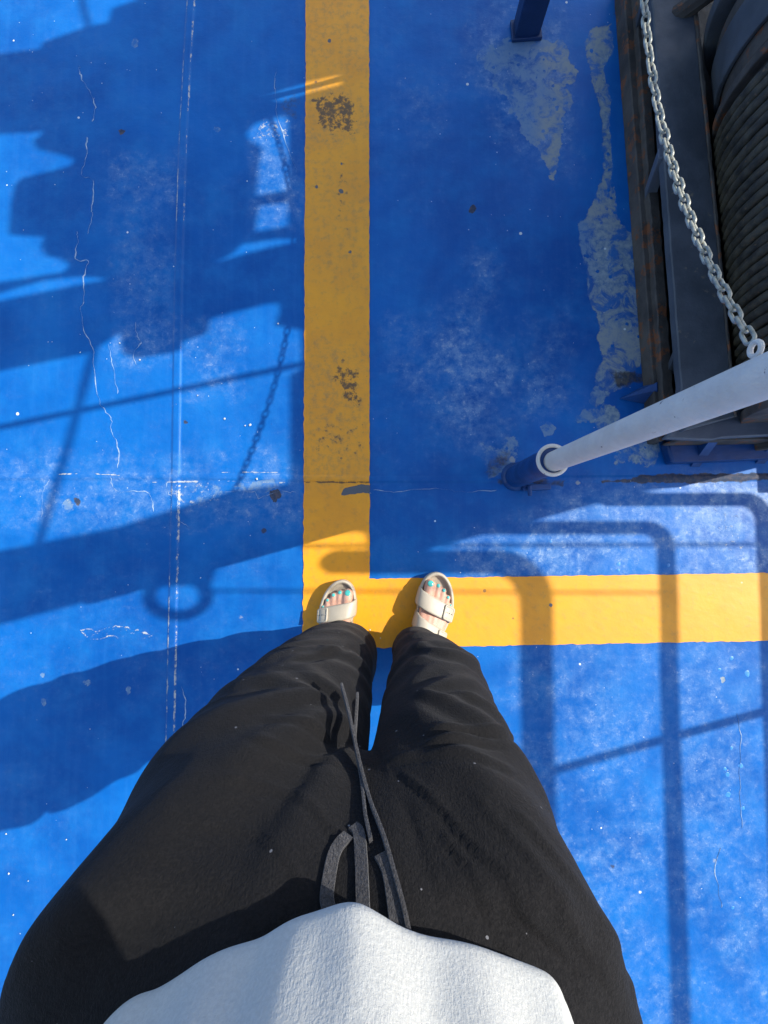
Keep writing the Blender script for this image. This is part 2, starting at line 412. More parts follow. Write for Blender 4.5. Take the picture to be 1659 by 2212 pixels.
def deck():
    xs = np.concatenate([[-60, -12, -3, -1.6], np.arange(-1.2, 1.2001, 0.003), [1.6, 3, 12, 60]])
    ys = np.concatenate([[-60, -12, -3, -1.8], np.arange(-1.33, 1.6401, 0.003), [2.0, 3, 12, 60]])
    X, Y = np.meshgrid(xs, ys); nx, ny = len(xs), len(ys)
    Z = deck_z(X, Y)
    edge = (np.abs(X) > 1.3) | (Y < -1.4) | (Y > 1.8); Z[edge] = 0
    x, y = X.ravel(), Y.ravel()
    R = np.zeros(x.shape); Gc = R.copy(); B = R.copy(); A = R.copy()
    # primer
    patch(R, x, y, [(1035,120),(1060,92),(1105,85),(1140,75),(1190,88),(1215,80),(1228,120),(1245,150),(1240,190),(1228,190),(1238,240),(1218,255),(1212,300),(1205,345),(1195,385),(1178,360),(1168,330),(1140,310),(1120,290),(1108,240),(1085,205),(1050,160)], 0.012, 0.05, 26, 3, 0.86)
    patch(R, x, y, [(1255,90),(1290,60),(1320,50),(1328,110),(1305,150),(1318,200),(1312,260),(1322,330),(1328,400),(1332,470),(1375,520),(1395,600),(1388,700),(1385,790),(1350,830),(1310,860),(1290,890),(1268,870),(1300,780),(1292,700),(1268,630),(1262,560),(1255,490),(1282,440),(1302,380),(1300,250),(1280,180)], 0.014, 0.03, 22, 5, 0.92)
    patch(R, x, y, [(1165,920),(1185,908),(1202,922),(1194,942),(1174,946)], 0.006, 0.015, 50, 6, 0.9)
    patch(R, x, y, [(1262,890),(1330,870),(1345,905),(1290,925),(1240,915)], 0.012, 0.05, 30, 7, 0.75)
    patch(R, x, y, [(545,1040),(590,1036),(600,1052),(570,1066),(540,1056)], 0.006, 0.01, 60, 8, 1.0)
    patch(R, x, y, [(395,1040),(520,1036),(560,1060),(480,1075),(400,1110)], 0.012, 0.06, 30, 8, 0.42)
    patch(R, x, y, [(1040,960),(1110,945),(1120,985),(1090,1030),(1050,1040)], 0.014, 0.05, 30, 9, 0.62)
    patch(R, x, y, [(1330,950),(1400,935),(1440,975),(1400,1010),(1320,1005)], 0.014, 0.05, 26, 9, 0.62)
    for (u, v, r) in ((292,93,9),(660,30,0),(148,1090,12),(140,1459,0),(188,1473,7),(278,1490,8),(93,1459,6),(95,1517,6),(470,280,6),(1562,1468,6),(1190,1306,0)):
        if r: patch(R, x, y, [(u + r * math.cos(a), v + r * 1.2 * math.sin(a)) for a in np.linspace(0, 2 * PI, 9)[:-1]], 0.003, 0.020, 90, int(u), 0.9)
    # crust and white scuffs
    patch(Gc, x, y, [(172,1362),(215,1358),(245,1354),(300,1358),(334,1366),(300,1378),(240,1377),(190,1380)], 0.006, 0.016, 60, 11, 0.42)
    line(Gc, x, y, [(172,1364),(215,1359),(245,1354),(300,1359),(334,1368),(300,1378),(240,1376),(190,1380),(172,1364)], 0.0006, 0.003, 0.026, 12, 0.62)
    patch(Gc, x, y, [(105,1035),(170,1030),(185,1060),(170,1110),(120,1115),(95,1075)], 0.02, 0.06, 40, 13, 0.40)
    patch(Gc, x, y, [(360,1040),(440,1035),(520,1045),(470,1085),(400,1105),(355,1080)], 0.02, 0.06, 40, 14, 0.45)
    patch(Gc, x, y, [(560,262),(620,255),(625,300),(590,310),(550,300)], 0.01, 0.05, 60, 15, 0.5)
    patch(Gc, x, y, [(1530,1080),(1590,1085),(1610,1180),(1580,1200),(1540,1130)], 0.01, 0.06, 40, 16, 0.42)
    for s, (dx, st) in enumerate(((-8, 0.66), (8, 0.60))):
        line(Gc, x, y, [(u + dx, v) for u, v in seamV[:4]], 0.0014, 0.0025, 0.002, 20 + s, st, 0.5)
        line(Gc, x, y, [(u + dx, v) for u, v in seamV[3:7]], 0.0005, 0.002, 0.002, 22 + s, 0.5, 0.08)
        line(Gc, x, y, [(u + dx, v) for u, v in seamV[6:]], 0.0020, 0.003, 0.003, 24 + s, 0.62, 0.55)
    line(Gc, x, y, [(130, 1024), (190, 1023), (260, 1026)], 0.001, 0.003, 0.004, 31, 0.7, 0.3)
    line(Gc, x, y, [(330, 1042), (480, 1040), (640, 1043)], 0.001, 0.003, 0.004, 32, 0.7, 0.25)
    line(Gc, x, y, [(480, 1020), (600, 1020)], 0.001, 0.002, 0.003, 33, 0.7, 0.3)
    # dirt
    patch(B, x, y, [(1290,1036),(1420,1026),(1760,1016),(1760,1040),(1460,1044),(1300,1046)], 0.006, 0.02, 30, 41, 0.82)
    patch(B, x, y, [(1045,985),(1085,960),(1130,955),(1110,990),(1080,1030),(1050,1035)], 0.02, 0.05, 30, 42, 0.55)
    patch(B, x, y, [(1060,1030),(1230,1030),(1220,1054),(1080,1048)], 0.01, 0.03, 30, 43, 0.6)
    patch(B, x, y, [(590,205),(656,190),(656,300),(630,270),(600,240)], 0.02, 0.05, 30, 44, 0.5)
    patch(B, x, y, [(1338,-40),(1352,-40),(1420,960),(1400,960)], 0.014, 0.05, 24, 45, 0.55)
    patch(B, x, y, [(1420,945),(1470,960),(1480,990),(1440,985)], 0.01, 0.03, 30, 46, 0.75)
    patch(B, x, y, [(1320,800),(1420,800),(1420,830),(1330,840)], 0.02, 0.04, 30, 47, 0.7)
    patch(B, x, y, [(1280,60),(1345,0),(1350,60),(1330,90)], 0.02, 0.05, 24, 48, 0.45)
    for (u, v, r) in ((1020,452,9),(165,1085,7),(263,286,5),(402,913,4),(1058,980,0),(585,913,3),(520,765,0),(595,1068,14)):
        if r: patch(B, x, y, [(u + r * math.cos(a), v + r * 1.1 * math.sin(a)) for a in np.linspace(0, 2 * PI, 9)[:-1]], 0.003, 0.020, 80, int(v), 0.85)
    # fading
    A += 0.06 + 0.16 * fbm(x, y, 3, 4, 50)
    patch(A, x, y, [(870,700),(960,690),(1000,650),(1100,720),(1210,690),(1215,800),(1180,880),(1100,900),(1060,970),(960,980),(900,880)], 0.08, 0.16, 10, 51, 0.95)
    patch(A, x, y, [(1000,540),(1060,560),(1070,700),(1000,700)], 0.05, 0.12, 14, 52, 0.7)
    patch(A, x, y, [(860,170),(960,190),(960,290),(900,330)], 0.05, 0.12, 14, 53, 0.5)
    patch(A, x, y, [(1030,0),(1240,0),(1235,380),(1100,330),(1000,160)], 0.05, 0.1, 14, 54, 0.75)
    patch(A, x, y, [(-60,1000),(656,1000),(656,1140),(-60,1140)], 0.06, 0.12, 9, 55, 0.60)
    patch(A, x, y, [(1240,1060),(1760,1030),(1760,1260),(1000,1260),(1000,1180)], 0.06, 0.05, 9, 56, 1.0)
    patch(A, x, y, [(1480,1030),(1760,1030),(1760,1220),(1500,1220)], 0.05, 0.05, 9, 57, 1.35)
    patch(A, x, y, [(1100,1400),(1760,1380),(1760,2300),(1150,2300)], 0.08, 0.30, 6, 58, 0.52)
    patch(A, x, y, [(300,1740),(420,1600),(360,1900),(150,2200),(-60,2230),(60,2080),(200,1900)], 0.05, 0.12, 9, 59, 0.9)
    patch(A, x, y, [(230,330),(390,330),(380,800),(240,800)], 0.03, 0.05, 14, 60, 0.45)
    patch(A, x, y, [(400,700),(520,690),(520,860),(400,860)], 0.03, 0.06, 14, 61, 0.60)
    patch(A, x, y, [(540,280),(656,250),(656,500),(540,500)], 0.03, 0.06, 14, 62, 0.55)
    me = bpy.data.meshes.new('deck')
    n = nx * ny; me.vertices.add(n)
    co = np.empty((n, 3)); co[:, 0] = x; co[:, 1] = y; co[:, 2] = Z.ravel()
    me.vertices.foreach_set('co', co.ravel().astype(np.float32))
    idx = np.arange(n).reshape(ny, nx)
    q = np.stack([idx[:-1, :-1], idx[:-1, 1:], idx[1:, 1:], idx[1:, :-1]], -1).reshape(-1, 4)
    me.loops.add(q.size); me.loops.foreach_set('vertex_index', q.ravel().astype(np.int32))
    me.polygons.add(len(q)); me.polygons.foreach_set('loop_start', np.arange(0, q.size, 4, dtype=np.int32))
    me.update(calc_edges=True)
    at_ = me.attributes.new('wear', 'FLOAT_COLOR', 'POINT')
    at_.data.foreach_set('color', np.clip(np.stack([R, Gc, B, A], -1), 0, 1.4).ravel().astype(np.float32))
    o = link('deck', me, M['deck']); tag(o, kind='structure')
    return o
deck_o = deck()

def yellow_line():
    vs, fs, k = [], [], 0
    quads = [([(661, -80), (797, -80), (799, 1250), (655.5, 1250)], 0), ([(655.5, 1250), (799, 1250), (799.5, 1399.5), (653, 1403)], 0), ([(799, 1250), (1760, 1236), (1760, 1382), (799.5, 1399.5)], 0)]
    allx, ally, alle = [], [], []
    for cs, _ in quads:
        P = [np.array(at(u, v, 0)[:2]) for u, v in cs]
        L1 = np.linalg.norm(P[1] - P[0]); L2 = np.linalg.norm(P[3] - P[0])
        nu, nv = int(L1 / 0.003) + 1, int(L2 / 0.003) + 1
        s, t = np.meshgrid(np.linspace(0, 1, nu), np.linspace(0, 1, nv))
        p = (P[0][:, None, None] * (1 - s) * (1 - t) + P[1][:, None, None] * s * (1 - t) + P[2][:, None, None] * s * t + P[3][:, None, None] * (1 - s) * t)
        idx = np.arange(nu * nv).reshape(nv, nu) + k; k += nu * nv
        fs.append(np.stack([idx[:-1, :-1], idx[1:, :-1], idx[1:, 1:], idx[:-1, 1:]], -1).reshape(-1, 4))
        allx.append(p[0].ravel()); ally.append(p[1].ravel())
    x = np.concatenate(allx); y = np.concatenate(ally); q = np.concatenate(fs)
    w = 0.0022
    dx = fbm(x, y, 60, 2, 71) * w * 2; dy = fbm(x, y, 60, 2, 72) * w * 2
    R = np.zeros(x.shape); S = R.copy(); B = R.copy()
    patch(R, x, y, [(660,170),(730,180),(790,210),(790,300),(660,330)], 0.03, 0.08, 18, 73, 0.65)
    patch(R, x, y, [(655,350),(800,350),(800,620),(655,600)], 0.05, 0.14, 12, 74, 0.4)
    patch(R, x, y, [(655,740),(800,740),(800,1040),(655,1040)], 0.05, 0.12, 12, 75, 0.6)
    patch(R, x, y, [(655,-60),(800,-60),(800,160),(655,160)], 0.05, 0.12, 12, 78, 0.45)
    R += 0.12
    patch(S, x, y, [(668,205),(740,205),(775,225),(770,290),(720,290),(680,265)], 0.02, 0.05, 40, 76, 0.78)
    patch(S, x, y, [(735,760),(785,800),(780,880),(740,870),(720,820)], 0.02, 0.06, 30, 77, 0.74)
    patch(S, x, y, [(670,900),(790,900),(790,990),(670,990)], 0.03, 0.08, 30, 79, 0.52)
    patch(S, x, y, [(730,340),(760,345),(750,500),(725,495)], 0.01, 0.05, 40, 80, 0.5)
    line(S, x, y, [(656, 1041), (730, 1042), (800, 1041)], 0.001, 0.003, 0.003, 81, 0.9)
    patch(B, x, y, [(745,1052),(785,1046),(806,1050),(800,1064),(760,1066),(735,1072)], 0.003, 0.010, 60, 82, 1.0)
    for (u, v, r) in ((737,415,5),(690,1050,0),(712,90,4),(738,355,3),(1190,1306,4),(685,405,3),(757,545,3)):
        if r: patch(B, x, y, [(u + r * math.cos(a), v + r * 1.1 * math.sin(a)) for a in np.linspace(0, 2 * PI, 9)[:-1]], 0.002, 0.006, 80, int(v), 1.0)
    me = bpy.data.meshes.new('yellow_line'); n = len(x); me.vertices.add(n)
    co = np.stack([x + dx, y + dy, deck_z(x, y) + 0.0022], -1)
    me.vertices.foreach_set('co', co.ravel().astype(np.float32))
    me.loops.add(q.size); me.loops.foreach_set('vertex_index', q.ravel().astype(np.int32))
    me.polygons.add(len(q)); me.polygons.foreach_set('loop_start', np.arange(0, q.size, 4, dtype=np.int32))
    me.update(calc_edges=True)
    bm = bmesh.new(); bm.from_mesh(me)
    bmesh.ops.recalc_face_normals(bm, faces=bm.faces)
    if sum(f.normal.z for f in list(bm.faces)[:50]) < 0: bmesh.ops.reverse_faces(bm, faces=bm.faces)
    bm.to_mesh(me); bm.free()
    a = me.attributes.new('wear', 'FLOAT_COLOR', 'POINT')
    a.data.foreach_set('color', np.clip(np.stack([R, S, B, R * 0 + 1], -1), 0, 1).ravel().astype(np.float32))
    o = link('yellow_line', me, M['yellow']); tag(o, kind='structure')
yellow_line()

# thin white broken edges of the paint, one wandering ribbon each
def crack(pts, w=0.0011, seed=1):
    P = spline([at(u, v, 0) for u, v in pts], 7); n = len(P)
    Q = []
    for i, p in enumerate(P):
        j = Vector((mnoise.noise(Vector((i * 0.55, seed, 0))), mnoise.noise(Vector((i * 0.55, seed, 9))), 0)) * 0.006
        Q.append(p + j)
    vs = []
    for i, p in enumerate(Q):
        t = (Q[min(i + 1, n - 1)] - Q[max(i - 1, 0)]).normalized(); s = Vector((-t.y, t.x, 0))
        ww = w * max(0.06, 0.45 + 2.0 * mnoise.noise(Vector((i * 0.23, seed, 4)))) * (0.2 if i in (0, n - 1) else 1)
        z = float(deck_z(np.array([p.x]), np.array([p.y]))[0])
        vs += [(p.x - s.x * ww, p.y - s.y * ww, z + 0.0003), (p.x, p.y, z + 0.0010), (p.x + s.x * ww, p.y + s.y * ww, z + 0.0003)]
    m = MB(); m.add(vs, [f for i in range(n - 1) for f in ((3*i, 3*i+1, 3*i+4, 3*i+3), (3*i+1, 3*i+2, 3*i+5, 3*i+4))])
    me = m.mesh('paint_crack')
    if sum(p.normal.z for p in me.polygons) < 0: me.flip_normals()
    link('paint_crack', me, M['crack'], deck_o)
CR = [
 [(172,142),(176,168),(195,200),(206,232),(201,262)], [(188,296),(187,340),(176,378),(200,390),(199,440),(200,470),(190,508)],
 [(165,500),(168,520),(166,560),(190,566),(181,600),(181,650),(176,664),(182,715),(200,760),(210,845),(222,880),(240,905),(238,925),(252,955),(257,1010)],
 [(293,696),(296,725),(305,740),(288,765),(296,790)], [(235,745),(243,790),(256,850)], [(597,150),(595,195),(600,255),(622,320),(640,372)],
 [(241,1032),(243,1050),(262,1062),(300,1061),(325,1070),(332,1105)], [(455,1080),(475,1064),(545,1062),(560,1076),(600,1062),(640,1063)],
 [(735,1070),(765,1062),(800,1066)], [(806,1060),(860,1063),(940,1054),(1000,1062),(1075,1059)], [(382,1060),(386,1090),(384,1120),(408,1138)],
 [(393,1480),(400,1530),(394,1580),(406,1622)], [(108,1034),(96,1060),(90,1115)], [(360,1040),(362,1060),(372,1075)],
 [(1592,1540),(1600,1600),(1598,1700),(1604,1790)], [(1555,1830),(1545,1890),(1560,1960)]]
for i, c in enumerate(CR): crack(c, 0.0013 if i < 3 else 0.001, i * 3.7)

# drops of light blue paint and chipped flecks lying on the deck
M['drop'] = simple('light blue paint drop', (0.03, 0.20, 0.55), (0.05, 0.27, 0.62), 0.35, 60)
M['fleck'] = simple('white paint fleck', (0.50, 0.52, 0.50), (0.66, 0.66, 0.62), 0.7, 90)
def blob(name, u, v, r, h, mat, seed):
    p = at(u, v, 0); z = float(deck_z(np.array([p.x]), np.array([p.y]))[0]) + (0.0022 if mat == 'fleck' else 0)
    m = MB(); m.ell((0, 0, 0), (r, r * random.uniform(.75, 1.25), h), 14, 8)
    m.v = [(a * (1 + .5 * mnoise.noise(Vector((a / r, b / r, seed)))), b * (1 + .5 * mnoise.noise(Vector((a / r, b / r, seed + 9)))), c) for a, b, c in m.v]
    o = m.build(name, M[mat], deck_o); o.location = (p.x, p.y, z); o.rotation_euler = (0, 0, random.uniform(0, 6))
for i, (u, v, r) in enumerate([(1336,1218,6),(1444,1221,5),(1580,1422,6),(1554,1446,5),(1566,1661,6),(1599,1654,8),(1571,1673,6),(1580,1616,5),(1573,1716,7),(1336,1232,4),(1614,1455,7),(1604,1745,5),(1582,1960,4),(1190,1170,4)]):
    blob('paint_drop', u, v, r / 1000, 0.0006, 'drop', i * 3.3)
for i, (u, v, r) in enumerate([(700,1304,2.2),(686,1362,1.8),(690,1384,2),(651,1380,2.2),(655,1396,2),(667,1396,1.8),(799,1360,2.2),(822,1378,1.6),(744,1382,1.8),(486,905,3.4),(541,918,3.6),(556,1035,3),(303,778,3),(260,742,2.4),(175,762,2.2),(601,700,2.2),(530,920,2),(15,1800,2.4),(20,1886,3),(62,1902,1.6),(145,1812,1.8),(30,1975,2.6),(1090,1720,1.6),(428,855,2)]):
    blob('paint_fleck', u, v, r / 1150, 0.0012, 'fleck', i * 5.1)

# ------------------------------------------------------------------ white stanchion in its blue socket
post = empty('stanchion', at(1113, 1030, 0))
bx, by = post.location.x, post.location.y
m = MB()
m.tube([(0, 0, 0.0), (0, 0, 0.004), (0, 0, 0.27), (0, 0, 0.275)], [0.033, 0.031, 0.0295, 0.028], 40); m.build('socket', M['blue_metal'], post)
m = MB(); m.tube([(0, 0, 0.001), (0, 0, 0.008), (0, 0, 0.014)], [0.039, 0.037, 0.031], 36); m.build('weld_bead', M['blue_metal'], post)
m = MB(); m.tube([(0.031 * math.cos(a), 0.031 * math.sin(a), 0.279) for a in np.linspace(0, 2 * PI, 49)[:-1]], 0.0042, 10, closed=True); m.build('collar', M['white_metal'], post)
m = MB()
lean = Vector((0.012, -0.006, 0))
m.tube([Vector((0.003, -0.002, 0.24)) + lean * t + Vector((0, 0, 0.86 * t)) for t in (0, .25, .5, .75, .97, 0.99, 1)], [0.0215]*5 + [0.019, 0.012], 40)
pole = m.build('pole', M['white_metal'], post)
m = MB(); m.box((0.052, -0.030, 0.012), (0.075, 0.016, 0.022), 0.05); m.tube([(0.028, -0.026, 0.03), (0.030, -0.055, 0.03)], 0.006, 12); m.build('locking_lug', M['blue_metal'], post, bevel=0.003)
m = MB(); ey = Vector((0.018, 0.02, 0.80))
m.tube([Vector((0.012, 0.026, 0.800)) + Vector((0.0, 0.007 * math.cos(a), 0.007 * math.sin(a))) for a in np.linspace(0, 2 * PI, 25)[:-1]], 0.0028, 8, closed=True); m.build('eyelet', M['white_metal'], post)
tag(post, 'white pipe stanchion standing in a blue deck socket, chain hooked to it', 'stanchion')

# dark blue post at the top of the picture
p2 = at(1135, 70, 0); post2 = empty('stanchion', (p2.x, p2.y, 0), 0.08)
m = MB(); m.box((0, 0, 0.20), (0.070, 0.045, 0.40)); m.build('pole', M['dark_blue_metal'], post2, bevel=0.003)
m = MB(); m.tube([(0, 0, 0.40), (0, 0, 0.72)], 0.008, 12); m.build('top_rod', M['dark_blue_metal'], post2)
m = MB(); m.box((0, 0, 0.006), (0.085, 0.06, 0.010)); m.build('foot_plate', M['dark_blue_metal'], post2, bevel=0.002)
m = MB(); m.tube([Vector((0.0, -0.017, 0.69)) + Vector((0, 0.010 * math.cos(a), 0.012 * math.sin(a))) for a in np.linspace(0, 2 * PI, 25)[:-1]], 0.003, 8, closed=True); m.build('eyelet', M['chain'], post2)
tag(post2, 'dark blue square post rising from the worn deck at the top edge', 'post')

# chain ----------------------------------------------------------------
def link_mesh(wire=0.0021, pitch=0.0158, wid=0.0096):
    m = MB(); hs = (pitch + 2 * wire - wid) / 2 + 0.0002; r = wid / 2
    pts = []
    for a in np.linspace(-PI / 2, PI / 2, 9): pts.append((hs + r * math.cos(a), r * math.sin(a), 0))
    for a in np.linspace(PI / 2, 3 * PI / 2, 9): pts.append((-hs + r * math.cos(a), r * math.sin(a), 0))
    m.tube(pts, wire, 10, closed=True, up=(0, 0, 1))
    return m
def hang(A, B, sag, pitch):
    n = 400; P = []
    for i in range(n + 1):
        t = i / n; p = A.lerp(B, t); p.z -= sag * 4 * t * (1 - t); P.append(p)
    out = [P[0]]; acc = 0
    for i in range(n):
        d = (P[i + 1] - P[i]).length
        acc += d
        if acc >= pitch: out.append(P[i + 1]); acc = 0
    return out
A = Vector((bx, by, 0)) + Vector((0.012, 0.036, 0.795)); B = Vector((p2.x, p2.y - 0.024, 0.69))
ch = empty('chain', A)
nodes = hang(A, B, 0.140, 0.0158)
lm = link_mesh().mesh('link')
M_link = lm
for i in range(len(nodes) - 1):
    a, b = nodes[i], nodes[i + 1]; c = (a + b) / 2 - A
    X = (b - a).normalized(); Zr = Vector((0.35, 0, 1)).normalized() if i % 2 else Vector((1, 0, -0.35)).normalized()
    ang = math.radians(random.uniform(-14, 14))
    Zr.rotate(Matrix.Rotation(ang, 3, X)); Y = Zr.cross(X).normalized(); Zr = X.cross(Y)
    o = bpy.data.objects.new('link', lm); C.objects.link(o); o.parent = ch
    if not lm.materials: lm.materials.append(M['chain'])
    o.matrix_local = Matrix.Translation(c) @ Matrix((X, Y, Zr)).transposed().to_4x4()
lm.polygons.foreach_set('use_smooth', [True] * len(lm.polygons))
tag(ch, 'slack pale steel link chain running from the white stanchion along the winch', 'chain')

# ------------------------------------------------------------------ winch
O0 = at(1450, 500, 0); winch = empty('winch', (1.0, 0.6, 0)); wo = winch.location
def L(p): return (p[0] - wo.x, p[1] - wo.y, p[2])
def strip(name, px, z, th, mat, bevel=0.004, parent=winch, wob=0):
    """Plate whose top face, at height z, has these picture corners."""
    P = [at(u, v, z) - wo for u, v in px]
    m = MB(); m.prism([[(p.x, p.y) for p in P]], z - th, z); return m.build(name, mat, parent, bevel=bevel)
def sheet_edges(left, right, z0, z1, name, mat, parent=winch, amp=0.002, seed=0):
    """Long beam between two picture lines at height z1, its edges slightly uneven."""
    m = MB(); n = 60; vs, fs = [], []
    for i in range(n + 1):
        t = i / n
        l = at(left[0][0] + (left[1][0] - left[0][0]) * t, left[0][1] + (left[1][1] - left[0][1]) * t, z1) - wo
        r = at(right[0][0] + (right[1][0] - right[0][0]) * t, right[0][1] + (right[1][1] - right[0][1]) * t, z1) - wo
        l.x += amp * mnoise.noise(Vector((i * 0.7, seed, 0))); r.x += amp * mnoise.noise(Vector((i * 0.9, seed, 5)))
        vs += [(l.x, l.y, z0), (l.x, l.y, z1), (r.x, r.y, z1), (r.x, r.y, z0)]
    for i in range(n):
        for k in range(4): fs.append((4*i + k, 4*i + (k+1) % 4, 4*i + 4 + (k+1) % 4, 4*i + 4 + k))
    fs += [(0, 1, 2, 3), (4*n+3, 4*n+2, 4*n+1, 4*n)]
    m.add(vs, fs); return m.build(name, mat, parent, bevel=0.003)
sheet_edges([(1344, -60), (1420, 952)], [(1368, -60), (1436, 952)], 0.001, 0.050, 'base_rail', M['rust_metal'], seed=1)
sheet_edges([(1369.5, -60), (1437.5, 940)], [(1388, -60), (1462, 930)], 0.001, 0.070, 'base_rail', M['rust_metal'], seed=2, amp=0.004)
sheet_edges([(1404, -60), (1479, 930)], [(1491, -60), (1588, 900)], 0.135, 0.16, 'top_flange', M['grey_metal'], seed=3, amp=0.003)
sheet_edges([(1491.5, -60), (1588.5, 900)], [(1501, -60), (1594, 900)], 0.145, 0.163, 'flange_lip', M['rust_metal'], seed=4, amp=0.003)
sheet_edges([(1472, -60), (1566, 900)], [(1484, -60), (1580, 900)], 0.013, 0.134, 'web_plate', M['grease_shade'], seed=5)
# black bed under the drum, coloured for the deck shadow in the gap
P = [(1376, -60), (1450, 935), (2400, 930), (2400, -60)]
m = MB(); m.prism([[(p.x - wo.x, p.y - wo.y) for p in (at(u, v, 0) for u, v in P)]], 0.005, 0.012); m.build('bed_shade_plate', M['grease_shade'], winch)
# stiffeners between base rail and flange
def stiffener(u0, v0, u1, v1, mat, w=0.012):
    a = at(u0, v0, 0.156) - wo; b = at(u1, v1, 0.052) - wo
    m = MB(); d = Vector((0, w, 0)); e = Vector((0.028, 0, 0))
    m.hexa([b - d, b - d + e, b + d + e, b + d], [a - d - e, a - d, a + d, a + d - e]); return m.build('stiffener', mat, winch, bevel=0.002)
stiffener(1447, 330, 1392, 420, M['end_metal'], 0.013)
stiffener(1415, -20, 1372, 60, M['grey_metal'])
stiffener(1487, 745, 1440, 800, M['grey_metal'], 0.01)
# near end
strip('end_plate', [(1436, 947), (1478, 905), (1560, 800), (1790, 745), (1790, 935), (1660, 941), (1560, 946), (1540, 951)], 0.12, 0.02, M['end_metal'])
strip('end_beam', [(1462, 948), (1760, 938), (1760, 948), (1462, 953)], 0.098, 0.06, M['rust_metal'], 0.002)
m = MB(); P = [at(u, v, 0.035) - wo for u, v in ((1440, 955), (1790, 948), (1790, 985), (1452, 1000))]
m.prism([[(p.x, p.y) for p in P]], 0.001, 0.035); m.build('foundation', M['blue_metal'], winch, bevel=0.006)
for (u, v, s) in ((1500, 985, 1), (1640, 978, 1)):
    a = at(u, v, 0.0) - wo
    m = MB(); m.add([(a.x - .012, a.y - 0.03, 0.001), (a.x + .012, a.y - 0.03, 0.001), (a.x + .012, a.y + 0.05, 0.001), (a.x - .012, a.y + 0.05, 0.001), (a.x - .012, a.y + 0.05, 0.11), (a.x + .012, a.y + 0.05, 0.11)],
        [(0, 1, 2, 3), (0, 4, 5, 1), (3, 2, 5, 4), (0, 3, 4), (1, 5, 2)]); m.build('gusset', M['blue_metal'], winch)
# blue bracket by the base rail
a = at(1335, 862, 0.0) - wo; b = at(1424, 815, 0.0) - wo; c = at(1424, 880, 0.0) - wo; t = at(1418, 835, 0.05) - wo
m = MB(); m.add([(a.x, a.y, .001), (b.x, b.y, .001), (c.x, c.y, .001), (a.x + 0.01, a.y, .012), (t.x, t.y + .01, .055), (t.x, t.y - 0.012, .055)], [(0, 2, 1), (0, 1, 4, 3), (0, 3, 5, 2), (3, 4, 5), (1, 2, 5, 4)])
m.build('bracket', M['blue_metal'], winch, bevel=0.002)

# drum: axis along the frame, turned 4.5 degrees
ax = math.radians(3.6)
dr = empty('drum_axis'); bpy.data.objects.remove(dr)
Rz = Matrix.Rotation(ax, 3, 'Z')
dc = Vector((1.085, 0.60, 0.305)) - wo; DR = 0.285
def D(x, y, z):                                   # drum coordinates -> winch
    p = Rz @ Vector((x, y, z)); return p + dc
def ring(name, y0, y1, r0, r1, mat, hole=0.0, n=96):
    m = MB(); vs, fs = [], []
    for k in range(n):
        a = 2 * PI * k / n
        for (y, r) in ((y0, r0), (y0, r1), (y1, r1), (y1, r0)): vs.append(D(r * math.cos(a), y, r * math.sin(a)))
    for k in range(n):
        l = (k + 1) % n
        for j in range(4): fs.append((4*k + j, 4*k + (j+1) % 4, 4*l + (j+1) % 4, 4*l + j))
    m.add(vs, fs); return m.build(name, mat, winch, bevel=0.002)
ring('drum', -0.29, 0.40, 0.05, DR - 0.016, M['rust_metal'])
ring('drum_flange', -0.312, -0.290, 0.05, DR + 0.006, M['rust_metal'])
ring('drum_flange', 0.40, 0.418, 0.05, DR + 0.006, M['rust_metal'])
ring('brake_drum', 0.44, 0.60, 0.05, DR - 0.016, M['rust_metal'])
ring('brake_band', 0.475, 0.56, DR - 0.014, DR - 0.004, M['grey_metal'])
ring('drum_flange', 0.63, 0.655, 0.05, DR + 0.004, M['grey_metal'])
ring('axle', -0.375, 0.95, 0.0, 0.045, M['rust_metal'], n=24)
m = MB(); pitch = 0.0235; turns = int(0.675 / pitch); seg = 300; pts = []
for i in range(turns * seg + 1):
    a = 2 * PI * i / seg; y = -0.278 + pitch * i / seg + 0.0015 * math.sin(a * 1.37 + 1) 
    rr = DR - 0.004 + 0.0025 * mnoise.noise(Vector((i * 0.004, 3, 0)))
    pts.append(D(rr * math.cos(a), y, rr * math.sin(a)))
m.tube(pts, 0.0117, 12, mod=lambda an, i: 1 + 0.10 * abs(math.cos(3 * an + i * 0.42)) - 0.05)
m.build('wire_rope', M['rope'], winch, angle=80)
# far side frame and bearing stands
for (y0, y1) in ((-0.37, -0.325), (0.70, 0.80)):
    m = MB(); pts = [(-0.13, 0.0), (0.13, 0.0), (0.09, 0.36), (-0.09, 0.36)]
    vs = []
    for y in (y0, y1):
        for x, z in pts: q = D(x, y, 0); vs.append((q.x, q.y, z + 0.013))
    m.add(vs, [(0, 1, 2, 3), (7, 6, 5, 4), (0, 4, 5, 1), (1, 5, 6, 2), (2, 6, 7, 3), (3, 7, 4, 0)]); m.build('bearing_stand', M['rust_metal'], winch, bevel=0.004)
for (y, a0, mt) in ((0.72, -0.50, 'rust_metal'), (0.86, -0.42, 'grey_metal'), (0.98, -0.52, 'rust_metal')):
    m = MB(); p0 = D(-0.36, y, 0); p1 = D(0.2, y + 0.06, 0)
    m.tube([(p0.x, p0.y, 0.10), ((p0.x + p1.x) / 2, (p0.y + p1.y) / 2, 0.34), (p1.x, p1.y, 0.45)], 0.022, 10); m.build('brace', M[mt], winch)
m = MB(); m.prism([[(0.33, -0.40), (0.45, -0.40), (0.42, 0.9), (0.30, 0.9)]], 0.275, 0.30); m.build('top_flange', M['grey_metal'], winch, bevel=0.004)
m = MB(); m.prism([[(0.38, -0.40), (0.40, -0.40), (0.37, 0.9), (0.35, 0.9)]], 0.0, 0.274); m.build('web_plate', M['grease_shade'], winch)
